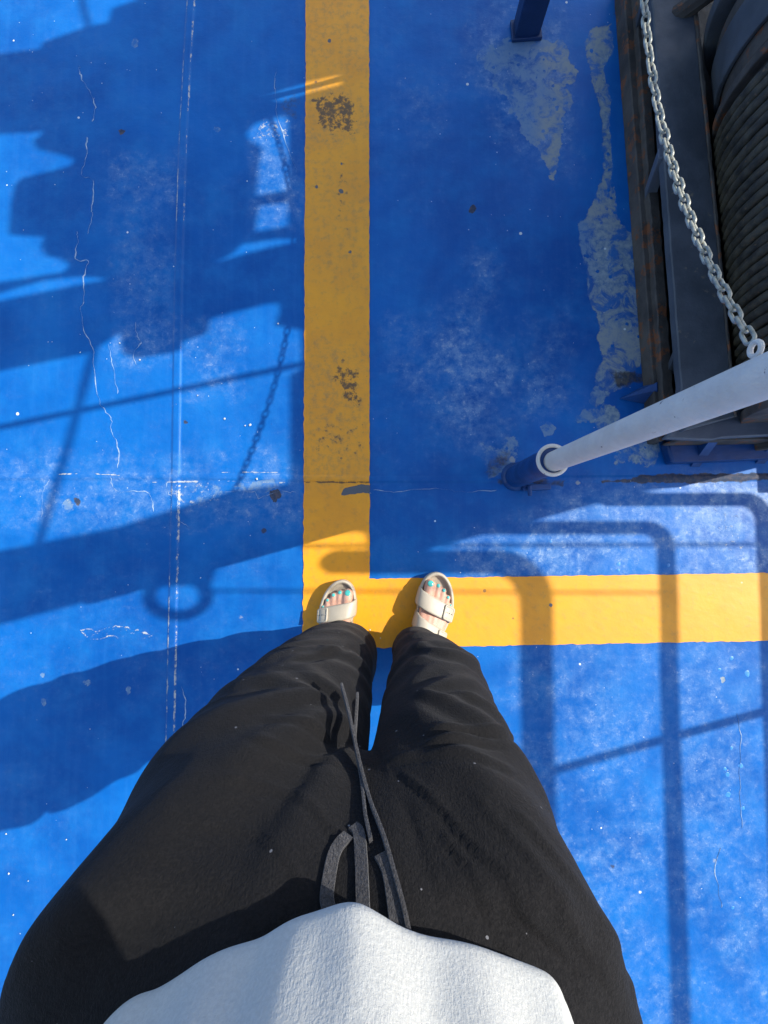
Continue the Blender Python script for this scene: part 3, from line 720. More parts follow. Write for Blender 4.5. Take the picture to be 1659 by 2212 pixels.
tag(winch, 'greasy dark steel deck winch with wire rope wound on its drum', 'winch')

# ------------------------------------------------------------------ railing whose shadow crosses the deck on the right
rail = empty('railing', (2.0, -0.4, 0)); ro = rail.location
zs = [(1648, 1079, 0.90, 0.0175, 45), (1437, 1140, 1.125, 0.0175, 45), (1155, 1214, 1.45, 0.031, 85)]
c0 = cast(1648, 1079, 0.90); XC, YC = c0.x, c0.y
for (u, v, z0, r, rad) in zs:
    g = at(u, v, 0); z = (XC - g.x) / SD.x; y = g.y + SD.y * z
    end = {1648: cast(1300, 1079, z).x, 1437: cast(1010, 1140, z).x, 1155: cast(705, 1214, z).x}[u]
    R_ = rad / 800.0
    pts = [(XC, -2.3, z), (XC, -1, z), (XC, y - R_, z)]
    for a in np.linspace(0, PI / 2, 9)[1:]: pts.append((XC - R_ + R_ * math.cos(a), y - R_ + R_ * math.sin(a), z))
    pts.append((end + 0.02, y, z)); pts.append((end, y, z))
    m = MB(); m.tube([Vector(p) - ro for p in pts], [r] * (len(pts) - 1) + [r * 0.7], 20); m.build('rail', M['rail'], rail)
    if u == 1155: ztop = z; YT = y; xend = end
g = at(1437, 1597, 0); zz = (XC - g.x) / SD.x; yp = g.y + SD.y * zz
for y in (yp, yp - 1.75):
    m = MB(); m.tube([Vector((XC, y, 0)) - ro, Vector((XC, y, ztop)) - ro], 0.0115, 16); m.build('post', M['rail'], rail)
xp = cast(1010, 1140, 1.125).x + 0.08
m = MB(); m.tube([Vector((xp, YT, 0)) - ro, Vector((xp, YT, ztop)) - ro], 0.018, 16); m.build('post', M['rail'], rail)
tag(rail, 'white three bar pipe railing with rounded corners beside the yellow line', 'railing')

# second chain and a stay wire, both out of the picture, seen by their shadows
zc = (YC - at(1300, 1176, 0).y) / SD.y
A2 = Vector((cast(1760, 1176, zc).x + 0.1, YC, zc)); B2 = Vector((cast(640, 1184, zc).x, YC - 0.008, zc - 0.01))
m = MB(); nd = hang(A2, B2, 0.004, 0.0158)
base = link_mesh(0.0021)
for i in range(len(nd) - 1):
    a, b = nd[i], nd[i + 1]; X = (b - a).normalized(); Zr = Vector((0, 0, 1)) if i % 2 else Vector((0, 1, 0))
    Y = Zr.cross(X).normalized(); Zr = X.cross(Y); mt = Matrix.Translation((a + b) / 2 - A2) @ Matrix((X, Y, Zr)).transposed().to_4x4()
    m.add([mt @ Vector(p) for p in base.v], base.f)
o = m.build('chain', M['chain']); o.location = A2
tag(o, 'second thin chain stretched straight along the top of the railing', 'chain')
zw = (YC - at(900, 1274, 0).y) / SD.y
wx0, wx1 = cast(455, 1276, zw), cast(1452, 1281, zw)
m = MB(); m.tube([Vector((wx0.x, wx0.y, zw)), Vector((wx1.x, wx1.y, zw))], 0.004, 8)
o = m.build('stay_wire', M['chain']); tag(o, 'thin taut stay wire stretched over the railing', 'wire')

# ------------------------------------------------------------------ overhead platform added out of view, shaped to cast the deck shadow pattern
HP = 1.6
main = [(300,-90),(300,0),(245,18),(238,48),(190,58),(95,92),(92,106),(0,118),(-90,130),(-90,292),(0,290),(100,284),(75,305),(85,322),(140,335),(165,345),(155,358),(50,385),(35,400),(28,440),(22,500),(30,508),(100,512),(92,530),(105,553),(135,558),(155,572),(140,588),(0,610),(-90,625),(-90,652),(0,634),(100,606),(180,597),(240,602),(180,614),(0,650),(-90,668),
 (-90,818),(0,802),(190,764),(262,715),(270,763),(300,774),(385,760),(390,740),(442,722),(450,690),(580,656),(606,655),(608,674),(598,702),(656,713),(656,795),(632,808)]
for i, v in enumerate(range(815, 1040, 9)): main.append((628 + (5 if i % 2 else 0), v))
main += [(630,1044),(500,1060),(400,1092),(250,1140),(100,1170),(0,1190),(-90,1205),(-90,1368),(0,1350),(150,1310),(250,1284),(330,1268),(452,1262),(462,1232),(500,1215),(560,1196),(656,1166),(700,1156),(770,1148),(792,1152),(800,1196),(850,1204),(940,1180),(1119,1132),(1235,1101),(1359,1073),(1467,1045),(1573,1018),(1659,996),(1790,962),(1790,-90)]
holes = [[(572,210),(610,196),(656,182),(735,165),(741,182),(700,193),(656,204),(600,222)],
 [(527,291),(545,269),(585,258),(612,250),(627,258),(627,410),(550,424),(553,370),(561,320),(538,308)],
 [(556,445),(627,437),(626,488),(545,503)], [(455,570),(495,552),(518,529),(600,516),(646,516),(640,524),(600,531),(540,546)]]
def Q(px, z): return [tuple(cast(u, v, z)[:2]) for u, v in px]
plat = empty('overhead_shadow_caster', (2.2, 0.9, 0)); po = plat.location
def PL(px): return [(x - po.x, y - po.y) for x, y in Q(px, HP)]
m = MB(); m.prism([PL(main)] + [PL(h) for h in holes], HP - 0.006, HP + 0.006); m.build('shadow_plate', M['plate'], plat, smooth=False)  # outline and holes projected back from the wanted shadow shapes
def ppipe(name, px, z, r):  # pipe added where its shadow falls along these points
    m = MB(); m.tube([Vector(cast(u, v, z)) - po for u, v in px], r, 14); m.build(name, M['plate'], plat)
ppipe('pipe', [(-90, 942), (656, 786), (700, 777)], HP - 0.02, 0.0085)
ppipe('pipe', [(205, 745), (150, 950), (80, 1185)], HP + 0.35, 0.0085)
ppipe('pipe', [(170, -60), (178, 10), (194, 70)], HP + 0.2, 0.007)
cr_ = cast(384, 1288, HP)
m = MB(); m.tube([Vector((cr_.x + 0.077 * math.cos(a), cr_.y + 0.052 * math.sin(a), HP)) - po for a in np.linspace(0, 2 * PI, 41)[:-1]], 0.014, 12, closed=True); m.build('shadow_ring', M['plate'], plat)  # added for its ring shaped shadow
for (x, y) in ((2.35, 1.0), (2.35, 1.85), (2.8, 1.0), (2.8, 1.85)):
    m = MB(); m.tube([Vector((x, y, 0)) - po, Vector((x, y, HP - 0.007)) - po], 0.04, 20); m.build('leg', M['plate'], plat)
tag(plat, 'unseen grey platform of plates and pipes beyond the winch', 'shadow_caster')

# ------------------------------------------------------------------ person
# feet and sandals share a local frame: origin at the heel, y to the toes, x to the big toe side of the LEFT foot
def foot_frame(heel_u, heel_v, toe_u, toe_v, mirror):
    a, b = at(heel_u, heel_v, 0.03), at(toe_u, toe_v, 0.03)
    d = (b - a); d.z = 0; s = d.length / 0.25; d.normalize()
    X = Vector((d.y, -d.x, 0)) * (-1 if mirror else 1)
    mt = Matrix(((X.x, d.x, 0, a.x), (X.y, d.y, 0, a.y), (0, 0, 1, 0.006), (0, 0, 0, 1)))
    return mt, s
FL, sL = foot_frame(727, 1452, 733, 1252, False)
FR, sR = foot_frame(899, 1438, 956, 1239, True)
outline = spline([(0, 0), (.022, .005), (.034, .025), (.037, .06), (.035, .10), (.038, .135), (.0455, .17), (.0475, .20), (.041, .228), (.026, .245), (.008, .250), (-.012, .243), (-.032, .222), (-.046, .192), (-.052, .16), (-.048, .12), (-.040, .08), (-.035, .04), (-.024, .008)], 5, closed=True)
outline = [Vector((p.x, p.y, 0)) for p in outline]
def inset(pts, d):
    n = len(pts); out = []
    for i in range(n):
        t = (pts[(i + 1) % n] - pts[i - 1]).normalized(); out.append(pts[i] + Vector((-t.y, t.x, 0)) * d)
    return out
def arch(y):                                      # height of the foot's top above the footbed
    return 0.030 + 0.045 * max(0, (0.20 - y) / 0.12) ** 1.1 if y > 0.08 else 0.075
STR = [((.0485, .180), (-.052, .150), .040), ((.040, .120), (-.048, .086), .038)]   # inner end, outer end, width
def strap_pt(k, s, w, off=0.0):
    """s 0 (inner) .. 1 (outer), w -0.5 .. 0.5 across, off = height above."""
    (x0, y0), (x1, y1), wd = STR[k]
    if s < 0.5: wd2 = wd * (1.0 + 0.15 * (0.5 - s))
    else: wd2 = wd * (1.0 - 0.10 * (s - 0.5))
    yc = y0 + (y1 - y0) * s
    base = 0.026; top = (0.036, 0.056)[k]
    an = PI * s
    x = (x0 + x1) / 2 + (x0 - x1) / 2 * (math.cos(an) * (1 - 0.06 * math.sin(an) ** 2))
    asym = 1.0 + 0.22 * math.cos(an)
    z = base + (top) * (math.sin(an) ** 0.62) * asym - (0.013 if s in (0, 1) else 0)
    nx, nz = math.cos(an), math.sin(an)
    y = yc + w * wd2
    z += (-w) * (0.012, 0.018)[k] * math.sin(an)
    return Vector((x + nx * off, y, z + nz * off))
def buckle_frame(k):
    m = MB(); c = (0.765, 0.765)[k]; hs, hw = 0.105, 0.42
    pts = []
    for cx, cy, a0 in ((1, 1, 0), (-1, 1, 90), (-1, -1, 180), (1, -1, 270)):
        for a in (0, 22, 45, 68, 90):
            r = 0.18; t = math.radians(a0 + a)
            pts.append((cx * (1 - r) + r * math.cos(t), cy * (1 - r) + r * math.sin(t)))
    P = []
    for i in range(len(pts)):
        p, q = Vector(pts[i]), Vector(pts[(i + 1) % len(pts)])
        for f in (0, .34, .67): P.append(p.lerp(q, f))
    m.tube([strap_pt(k, c + p.x * hs, p.y * hw * 0.98, 0.0045) for p in P], 0.0028, 8, closed=True)
    m.tube([strap_pt(k, c - hs, 0.02, 0.005), strap_pt(k, c - 0.05, 0.02, 0.0062), strap_pt(k, c - 0.02, 0.02, 0.0045)], 0.0016, 8)
    return m, c, hs
def sandal(parent, Mx, s, label):
    root_m = MB(); n = len(outline)
    layers = [(0.006, 0.0), (0.001, 0.003), (0.0, 0.010), (-0.001, 0.028), (0.000, 0.034), (0.0025, 0.0375), (0.0055, 0.0375), (0.0085, 0.034), (0.0105, 0.0275), (0.016, 0.0245), (0.03, 0.0245)]
    vs, fs = [], []
    for j, (d, z) in enumerate(layers):
        ring_ = inset(outline, d) if d < 0.02 else [Vector((p.x * 0.3, 0.125 + (p.y - 0.125) * 0.62, 0)) for p in outline]
        for p in ring_:
            zz = z + (0.004 * max(0, (p.y - 0.2) / 0.05) ** 2 if j > 2 else 0)
            vs.append((p.x, p.y, zz))
    for j in range(len(layers) - 1):
        for i in range(n):
            l = (i + 1) % n; fs.append((j*n + i, j*n + l, (j+1)*n + l, (j+1)*n + i))
    fs.append(tuple(range(n - 1, -1, -1))); fs.append(tuple((len(layers) - 1) * n + i for i in range(n)))
    root_m.add(vs, fs)
    o = root_m.build('sandal', M['eva'], parent, angle=75)
    o.matrix_local = Mx @ Matrix.Diagonal((s, s, 1, 1)); o['label'] = label
    for k in (0, 1):
        m = MB(); ns, nw = 40, 10; vs, fs = [], []
        for i in range(ns + 1):
            for j in range(nw + 1):
                w = -0.5 + j / nw
                vs.append(strap_pt(k, i / ns, w, 0.0 - 0.0012 * (abs(w) * 2) ** 4))
        for i in range(ns):
            for j in range(nw): a = i * (nw + 1) + j; fs.append((a, a + 1, a + nw + 2, a + nw + 1))
        m.add(vs, fs); st = m.build('strap', M['eva'], o, angle=80)
        so = st.modifiers.new('s', 'SOLIDIFY'); so.thickness = 0.0036; so.offset = 0
        bm_, c, hs = buckle_frame(k); bk = bm_.build('buckle', M['eva'], o, angle=80)
        # strap end passing through the buckle and sticking out past it
        m = MB(); vs, fs = [], []; n1 = 18
        for i in range(n1 + 1):
            ss = c - hs * 0.9 + (1.02 - c + hs * 0.9) * i / n1
            nar = 0.40 if i < n1 - 1 else 0.36
            for j in range(7):
                w = (-1 + j / 3) * nar
                vs.append(strap_pt(k, min(ss, 0.999), w, 0.0036 + 0.001 * math.sin(PI * min(1, i / 9))) - Vector((0.0, 0, max(0, ss - .97) * 0.1)))
        for i in range(n1):
            for j in range(6): a = i * 7 + j; fs.append((a, a + 1, a + 8, a + 7))
        m.add(vs, fs); tg = m.build('strap_end', M['eva'], o, angle=80)
        so = tg.modifiers.new('s', 'SOLIDIFY'); so.thickness = 0.003; so.offset = 0
        for ss in (c - 0.015, c + 0.04):
            m = MB(); p = strap_pt(k, ss, 0.02, 0.0062); m.ell(p, (0.0016, 0.0016, 0.0007)); m.build('eyelet', M['hole'], o)
    return o
# local toes: tip, root, radius, nail size
TOES = [((.0270, .2290, .040), (.0235, .180, .042), .0138, .0078), ((.0050, .2250, .038), (.0020, .176, .040), .0088, .0050),
        ((-.0125, .2170, .037), (-.0130, .170, .039), .0083, .0045), ((-.0285, .2020, .036), (-.0280, .160, .038), .0076, .0038), ((-.0405, .183, .034), (-.038, .150, .035), .0066, .0030)]
def foot(mb, Mx, s, sgn):
    S = Mx @ Matrix.Diagonal((s, s, 1, 1))
    def P(p): return S @ Vector(p)
    def cap(pts, rr, n=14):
        pts = [P(p) for p in pts]
        a, b = pts[0], pts[-1]; da = (pts[0] - pts[1]).normalized(); db = (pts[-1] - pts[-2]).normalized()
        q = [a + da * rr[0] * 0.9, a + da * rr[0] * 0.5] + pts + [b + db * rr[-1] * 0.5, b + db * rr[-1] * 0.9]
        mb.tube(q, [rr[0] * 0.35, rr[0] * 0.85] + list(rr) + [rr[-1] * 0.85, rr[-1] * 0.35], n)
    for (t, r_, rad, _) in TOES:
        t, r_ = Vector(t), Vector(r_)
        tip = t - (t - r_).normalized() * rad
        mid = tip.lerp(r_, 0.45) + Vector((0, 0, 0.0025))
        cap([r_ + Vector((0, -0.03, 0.004)), r_, mid, tip], [rad * 0.95, rad * 0.96, rad * (0.88 if rad < 0.01 else 1.0), rad * (1.02 if rad < 0.01 else 1.0)])
    for (x, h) in ((.022, .002), (.008, .004), (-.006, .003), (-.020, 0), (-.031, -.004)):
        cap([(x * 1.0, .185 + x * 0.5, .036), (x * 1.0, .15, .041 + h), (x * 0.75, .11, .049 + h), (x * 0.5, .07, .064)], [.011, .013, .018, .022])
    cap([(0, .03, .047), (0, .05, .062), (0, .055, .09)], [.024, .030, .032])
body = MB()
foot(body, FL, sL, 1); foot(body, FR, sR, -1)
def limb(pts, rr, n=20):
    pts = [Vector(p) for p in pts]; da = (pts[0] - pts[1]).normalized(); db = (pts[-1] - pts[-2]).normalized()
    q = [pts[0] + da * rr[0] * 0.8, pts[0] + da * rr[0] * 0.45] + pts + [pts[-1] + db * rr[-1] * 0.45, pts[-1] + db * rr[-1] * 0.8]
    body.tube(q, [rr[0] * 0.45, rr[0] * 0.87] + list(rr) + [rr[-1] * 0.87, rr[-1] * 0.45], n)
for Mx, hipx, kx in ((FL, -0.115, -0.115), (FR, 0.060, 0.095)):
    ank = Mx @ Vector((0, .052, .085))
    limb([ank, ank.lerp(Vector((kx, -.27, .46)), 0.55), Vector((kx, -.27, .46)), Vector((hipx, -.32, .66)), Vector((hipx, -.36, .84))], [.034, .048, .052, .068, .075])
# torso, neck, head
def body_ell(c, r): body.ell(c, r, 28, 18)
body_ell((-.03, -.37, .87), (.165, .085, .12)); body_ell((-.03, -.385, 1.02), (.125, .080, .17)); body_ell((-.03, -.39, 1.21), (.150, .085, .17))
limb([(-.03, -.385, 1.32), (-.03, -.34, 1.43), (-.03, -.31, 1.47)], [.062, .052, .05])
hc = Vector((-.03, -.265, 1.535)); hm = Matrix.Rotation(math.radians(-48), 3, 'X')
def HP_(x, y, z): return hc + hm @ Vector((x, y, z))
body.ell(hc, (.074, .094, .098), 28, 20, hm); body.ell(HP_(0, .030, -.058), (.052, .058, .055), 20, 14, hm)
body.ell(HP_(0, .098, -.018), (.012, .019, .024), 14, 10, hm); body.ell(HP_(0, .081, -.058), (.024, .010, .007), 14, 8, hm); body.ell(HP_(0, .079, -.068), (.020, .010, .006), 14, 8, hm)
for sx in (-1, 1): body.ell(HP_(sx * .076, .0, -.01), (.009, .018, .030), 12, 10, hm)
# arms holding the phone above the lens
def hand(wrist, palm, sgn):
    w, p = Vector(wrist), Vector(palm)
    limb([w, w.lerp(p, .5), p], [.024, .028, .027], 16)
    for j in range(4):
        off = (j - 1.5) * 0.019
        a = p + Vector((-sgn * 0.000, off, 0.010)); b = p + Vector((-sgn * .028, off * 1.05 + .004, .020 + .002 * (j % 2))); c = b + Vector((-sgn * .020, 0.002, -.006 + .002 * j)); 
        ln = (.9, 1.0, .95, .78)[j]
        c = b + (c - b) * ln
        limb([a, b, c], [.0092, .0086, .0074], 10)
    a = p + Vector((-sgn * 0.0, -.022, -.004)); b = a + Vector((-sgn * .014, .006, -.012)); limb([a, b, b + Vector((-sgn * .010, .016, .001))], [.011, .010, .0085], 10)
sh = Vector((-.195, -.39, 1.34)); el = Vector((-.265, -.28, 1.12)); wr = Vector((-.105, -.105, 1.255))
limb([Vector((-.13, -.39, 1.35)), sh, sh.lerp(el, .5), el, el.lerp(wr, .35), wr], [.05, .047, .041, .036, .034, .023])
hand(wr, (-.062, -.085, 1.272), -1)
sh = Vector((.135, -.38, 1.345)); el = Vector((.275, -.20, 1.37)); wr = Vector((.105, -.105, 1.275))
limb([Vector((.07, -.39, 1.35)), sh, sh.lerp(el, .5), el, el.lerp(wr, .35), wr], [.05, .047, .041, .036, .034, .023])
hand(wr, (.062, -.085, 1.280), 1)
me = remeshed(body, 'person', 0.0030, 3, 0.5)
person = link('person', me, M['skin'])
tag(person, 'person in black trousers, white top and cream sandals looking down at their feet', 'person')
for Mx, s in ((FL, sL), (FR, sR)):
    S = Mx @ Matrix.Diagonal((s, s, 1, 1))
    for (t, r_, rad, nl) in TOES:
        t, r_ = Vector(t), Vector(r_); d = (t - r_).normalized()
        c = t - d * (rad * 0.80) + Vector((0, 0, rad * 0.86))
        rot = Matrix.Rotation(math.radians(-20), 3, 'X')
        m = MB(); m.ell((0, 0, 0), (nl, nl * 1.08, 0.0020), 18, 10, rot); m.v = [tuple(S @ (Vector(p) + c)) for p in m.v]
        m.build('toenail', M['nail'], person)
sandal(person, FL, sL, 'cream sandal on the left foot'); sandal(person, FR, sR, 'cream sandal on the right foot, turned outward')
for sx in (-1, 1):
    m = MB(); m.ell(HP_(sx * .030, .083, .004), (.013, .010, .010), 14, 10, hm); m.build('eye', M['eye'], person)
m = MB(); m.ell(HP_(0, -.020, .022), (.088, .098, .094), 30, 20, hm)
for sx in (-1, 1): m.tube([HP_(sx * .07, -.01, .02), HP_(sx * .085, -.03, -.06), Vector((-.03 + sx * .09, -.40, 1.40)), Vector((-.03 + sx * .09, -.46, 1.30))], [.03, .035, .035, .015], 14)
hme = remeshed(m, 'hair', 0.005, 4); link('hair', hme, M['hair'], person)
# phone
m = MB(); m.box((0, 0, 0), (.150, .074, .008)); ph = m.build('phone', M['phone'], bevel=0.003); ph.location = (0.0, -.040, 1.268)
m = MB(); m.box((0, 0, 0), (.036, .036, .003)); m.build('camera_bump', M['phone'], ph, bevel=0.001).location = (-.048, .012, -.0057)
tag(ph, 'black phone held level in both hands above the deck', 'phone')

# trousers ---------------------------------------------------------
tr = MB()
def loft(rings, n=48, shear=0.0):
    vs, fs = [], []
    for j, (z, cx, cy, rx, ry) in enumerate(rings):
        for k in range(n):
            a = 2 * PI * k / n; e = 1.0
            c_, s_ = math.cos(a), math.sin(a)
            c_ = math.copysign(abs(c_) ** 0.9, c_); s_ = math.copysign(abs(s_) ** 0.9, s_)
            vs.append((cx + rx * c_, cy + ry * s_ - shear * rx * c_ * (1 - min(1, z / 0.5)), z))
    for j in range(len(rings) - 1):
        for k in range(n): l = (k + 1) % n; fs.append((j*n + k, j*n + l, (j+1)*n + l, (j+1)*n + k))
    fs.append(tuple(range(n - 1, -1, -1))); fs.append(tuple((len(rings) - 1) * n + k for k in range(n)))
    tr.add(vs, fs)
def interp(rings, n=40):
    out = []; Z = [r[0] for r in rings]
    for i in range(n + 1):
        z = Z[0] + (Z[-1] - Z[0]) * i / n
        out.append(tuple([z] + [float(np.interp(z, Z, [r[k] for r in rings])) for k in (1, 2, 3, 4)]))
    for _ in range(3):
        out = [out[0]] + [tuple((out[i-1][k] + 2 * out[i][k] + out[i+1][k]) / 4 for k in range(5)) for i in range(1, len(out) - 1)] + [out[-1]]
    return out
left = [(.045, -.098, -.326, .056, .084), (.085, -.093, -.318, .078, .092), (.18, -.110, -.298, .080, .087), (.30, -.117, -.286, .088, .090), (.45, -.125, -.281, .098, .088), (.58, -.135, -.287, .108, .094), (.68, -.144, -.303, .118, .106), (.80, -.148, -.335, .115, .112), (.90, -.154, -.362, .118, .105)]
right = [(.050, .083, -.332, .048, .082), (.10, .093, -.325, .060, .082), (.20, .110, -.308, .081, .080), (.32, .103, -.294, .081, .082), (.45, .091, -.284, .078, .088), (.58, .077, -.292, .077, .094), (.68, .072, -.306, .084, .104), (.80, .070, -.335, .096, .112), (.90, .076, -.362, .094, .105)]
loft(interp(left)); loft(interp(right), shear=0.70)
loft(interp([(.69, -.026, -.330, .150, .060), (.72, -.036, -.338, .200, .090), (.78, -.052, -.348, .214, .108), (.83, -.050, -.355, .214, .110), (.87, -.049, -.360, .224, .108), (.905, -.047, -.366, .228, .104), (.925, -.040, -.378, .176, .094), (.97, -.036, -.385, .145, .090), (1.02, -.034, -.385, .13, .08)]))
tme = remeshed(tr, 'trousers', 0.0045, 18, 0.6)
nv = len(tme.vertices); co = np.empty(nv * 3, np.float32); tme.vertices.foreach_get('co', co); co = co.reshape(-1, 3)
no = np.empty(nv * 3, np.float32); tme.vertex_normals.foreach_get('vector', no); no = no.reshape(-1, 3)
x, y, z = co[:, 0].astype(float), co[:, 1].astype(float), co[:, 2].astype(float)
CREASE = [([(870,1678),(930,1725),(1020,1830),(1120,1950),(1215,2075)], .0050, 15), ([(950,1800),(1020,1890),(1065,2010),(1095,2110)], .0038, 15), ([(1090,1760),(1180,1880),(1290,2040),(1340,2160)], .0048, 17),
 ([(1010,1720),(1110,1850),(1230,2010),(1290,2140)], .0030, 14), ([(900,1760),(930,1860),(960,1990),(985,2060)], .0024, 12),
 ([(925,1600),(1000,1586),(1100,1602)], .0042, 9), ([(910,1628),(1000,1612),(1075,1616)], .0045, 9), ([(850,1660),(930,1640),(1020,1650),(1120,1690)], .0035, 12),
 ([(880,1408),(950,1420),(1010,1432),(1050,1470)], .0050, 9), ([(880,1500),(960,1520),(1050,1505)], .0024, 12),
 ([(612,1436),(680,1424),(742,1405)], .0048, 8), ([(560,1475),(640,1470),(700,1492),(742,1545)], .0042, 12), ([(560,1560),(640,1572),(722,1612)], .0034, 11),
 ([(530,1610),(630,1640),(730,1668)], .0036, 12), ([(470,1700),(580,1712),(680,1770),(740,1850)], .0042, 15), ([(400,1790),(520,1800),(620,1880),(680,1960)], .0036, 16),
 ([(300,1850),(420,1880),(520,1960),(580,2030)], .0036, 17), ([(180,2010),(300,2010),(400,2060)], .003, 16)]
def n3(a, b, c, seed): return (fbm(a, b + c * 0.73, 1, 3, seed) + fbm(c, a - b * 0.61, 1, 3, seed + 5))
d = np.zeros(nv)
# horizontal slack folds around the shins, diagonal ones at the knees, radiating ones from the crotch
ph1 = z * 46 + 3.0 * n3(x * 8, y * 8, z * 6, 3) + x * 18
low = 1 - sst(z, 0.30, 0.60)
d += low * 0.0028 * np.sin(ph1) * (0.4 + 1.2 * np.clip(n3(x * 6, y * 6, z * 5, 8) + 0.5, 0, 1))
rx_, rz_ = x + 0.005, z - 0.66
ang = np.arctan2(rx_, np.abs(rz_) + 0.05); rad = np.hypot(rx_, rz_)
hi = sst(z, 0.50, 0.66)
d += hi * 0.0034 * np.sin(ang * 17 + 2.4 * n3(x * 5, y * 5, z * 4, 13)) * sst(rad, 0.02, 0.10)
kn = np.exp(-((z - 0.47) / 0.09) ** 2)
d += kn * 0.0030 * np.sin(z * 80 + x * 55 + 2.0 * n3(x * 7, y * 7, z * 7, 21))
d += 0.006 * n3(x * 11, y * 11, z * 9, 31)
d += 0.0014 * n3(x * 38, y * 38, z * 30, 41)
ct, st_ = math.cos(T), math.sin(T)
dep = (H - z) * ct + y * st_
U = W2 + F * x / dep; V = H2 - F * (y * ct - (H - z) * st_) / dep
up = sst(no[:, 2] * 0.55 + no[:, 1] * 0.6, -0.15, 0.25)
for pts, amp, wd in CREASE:
    P_ = [tuple(p[:2]) for p in spline(pts, 5)]
    dd = seg_dist(U + 16 * fbm(U, V, 0.012, 1, 90), V, P_)
    dd2 = seg_dist(U + 16 * fbm(U, V, 0.012, 1, 90), V - wd * 1.5, P_)
    ex, ey = P_[0], P_[-1]; tp = sst(np.minimum(np.hypot(U - ex[0], V - ex[1]), np.hypot(U - ey[0], V - ey[1])), 0, 45) * 0.8 + 0.2
    d += 1.35 * up * amp * tp * (np.exp(-(dd / wd) ** 2) - 0.8 * np.exp(-(dd2 / wd) ** 2))
hem = 1 - sst(z, 0.05, 0.11); aa = np.arctan2(y + .30, np.where(x < 0, x + .105, x - .115))
d += hem * 0.012 * np.sin(aa * 4 + np.where(x < 0, 0.6, 2.0))
co2 = co + no * d[:, None].astype(np.float32)
tme.vertices.foreach_set('co', co2.ravel()); tme.update()
trousers = link('trousers', tme, M['trousers'], person)
bvh = BVHTree.FromPolygons([tuple(v) for v in co2], [tuple(p.vertices) for p in tme.polygons])
def on_trousers(u, v, lift):
    dr_ = (at(u, v, 0) - Vector((0, 0, H))).normalized()
    h = bvh.ray_cast(Vector((0, 0, H)), dr_)
    if h[0] is None or h[0].z < 0.5: return None, Vector((0, 0, 1))
    return h[0] + h[1] * lift, h[1]
def ribbon(name, px, width, lift, edge=False, free=None, th=0.0024):
    px = [tuple(p[:2]) for p in spline([(a, b) for a, b in px], 6)]
    zs_, nn = [], []
    for i, (u, v) in enumerate(px):
        p, n_ = on_trousers(u, v, lift)
        if free and v < free[0]: p = None
        zs_.append(None if p is None else p.z); nn.append(n_ if p is not None else Vector((0, .9, .4)).normalized())
    k = next(i for i, z_ in enumerate(zs_) if z_ is not None)
    for i in range(k - 1, -1, -1): zs_[i] = zs_[i + 1] - (free[1] if free else 0)
    for i in range(k, len(zs_)):
        if zs_[i] is None: zs_[i] = zs_[i - 1]
    raw = list(zs_)
    for _ in range(12 if free else 2): zs_ = [zs_[0]] + [(zs_[i-1] + 2 * zs_[i] + zs_[i+1]) / 4 for i in range(1, len(zs_) - 1)] + [zs_[-1]]
    zs_ = [max(z_, r_) if i >= k else z_ for i, (z_, r_) in enumerate(zip(zs_, raw))]
    pts = [at(u, v, z_) for (u, v), z_ in zip(px, zs_)]
    for _ in range(3): nn = [(nn[max(i-1, 0)] + nn[i] + nn[min(i+1, len(nn)-1)]).normalized() for i in range(len(nn))]
    m = MB(); vs = []
    for i, p in enumerate(pts):
        t = (pts[min(i + 1, len(pts) - 1)] - pts[max(i - 1, 0)]).normalized(); s = t.cross(nn[i]).normalized(); n_ = s.cross(t).normalized()
        if edge: s, n_ = n_, s
        a, b = s * width / 2, n_ * th / 2
        c_ = a * 0.92
        if edge: a2 = a
        vs += [p - a, p - c_ + b * 1.6, p + c_ + b * 1.6, p + a, p + c_ - b, p - c_ - b]
    n = len(pts); fs = [tuple(6*i + k for k in ()) for i in ()]
    for i in range(n - 1):
        for k in range(6): l = (k + 1) % 6; fs.append((6*i + k, 6*i + l, 6*i + 6 + l, 6*i + 6 + k))
    fs += [(0, 1, 2, 3, 4, 5), tuple(6*(n-1) + k for k in (5, 4, 3, 2, 1, 0))]
    m.add(vs, fs); return m.build(name, M['string'], trousers, angle=60)
ribbon('drawstring', [(739,1482),(752,1530),(763,1580),(778,1650),(800,1730),(830,1810),(853,1890),(872,1960),(886,2030),(892,2070)], 0.0090, 0.0055, True, (1690, 0.0062))
ribbon('drawstring', [(773,1502),(770,1550),(768,1600),(778,1660),(786,1720),(792,1770),(803,1820)], 0.0090, 0.0055, True, (1700, 0.0062))
ribbon('drawstring', [(752,1806),(735,1822),(720,1850),(710,1900),(706,1940),(712,1968)], 0.0100, 0.0035, False)
ribbon('drawstring', [(762,1786),(775,1800),(780,1850),(783,1920),(785,1990),(786,2040)], 0.0100, 0.0035, False)
ribbon('drawstring', [(822,1848),(838,1880),(848,1930),(856,1990),(864,2050)], 0.0100, 0.0035, False)

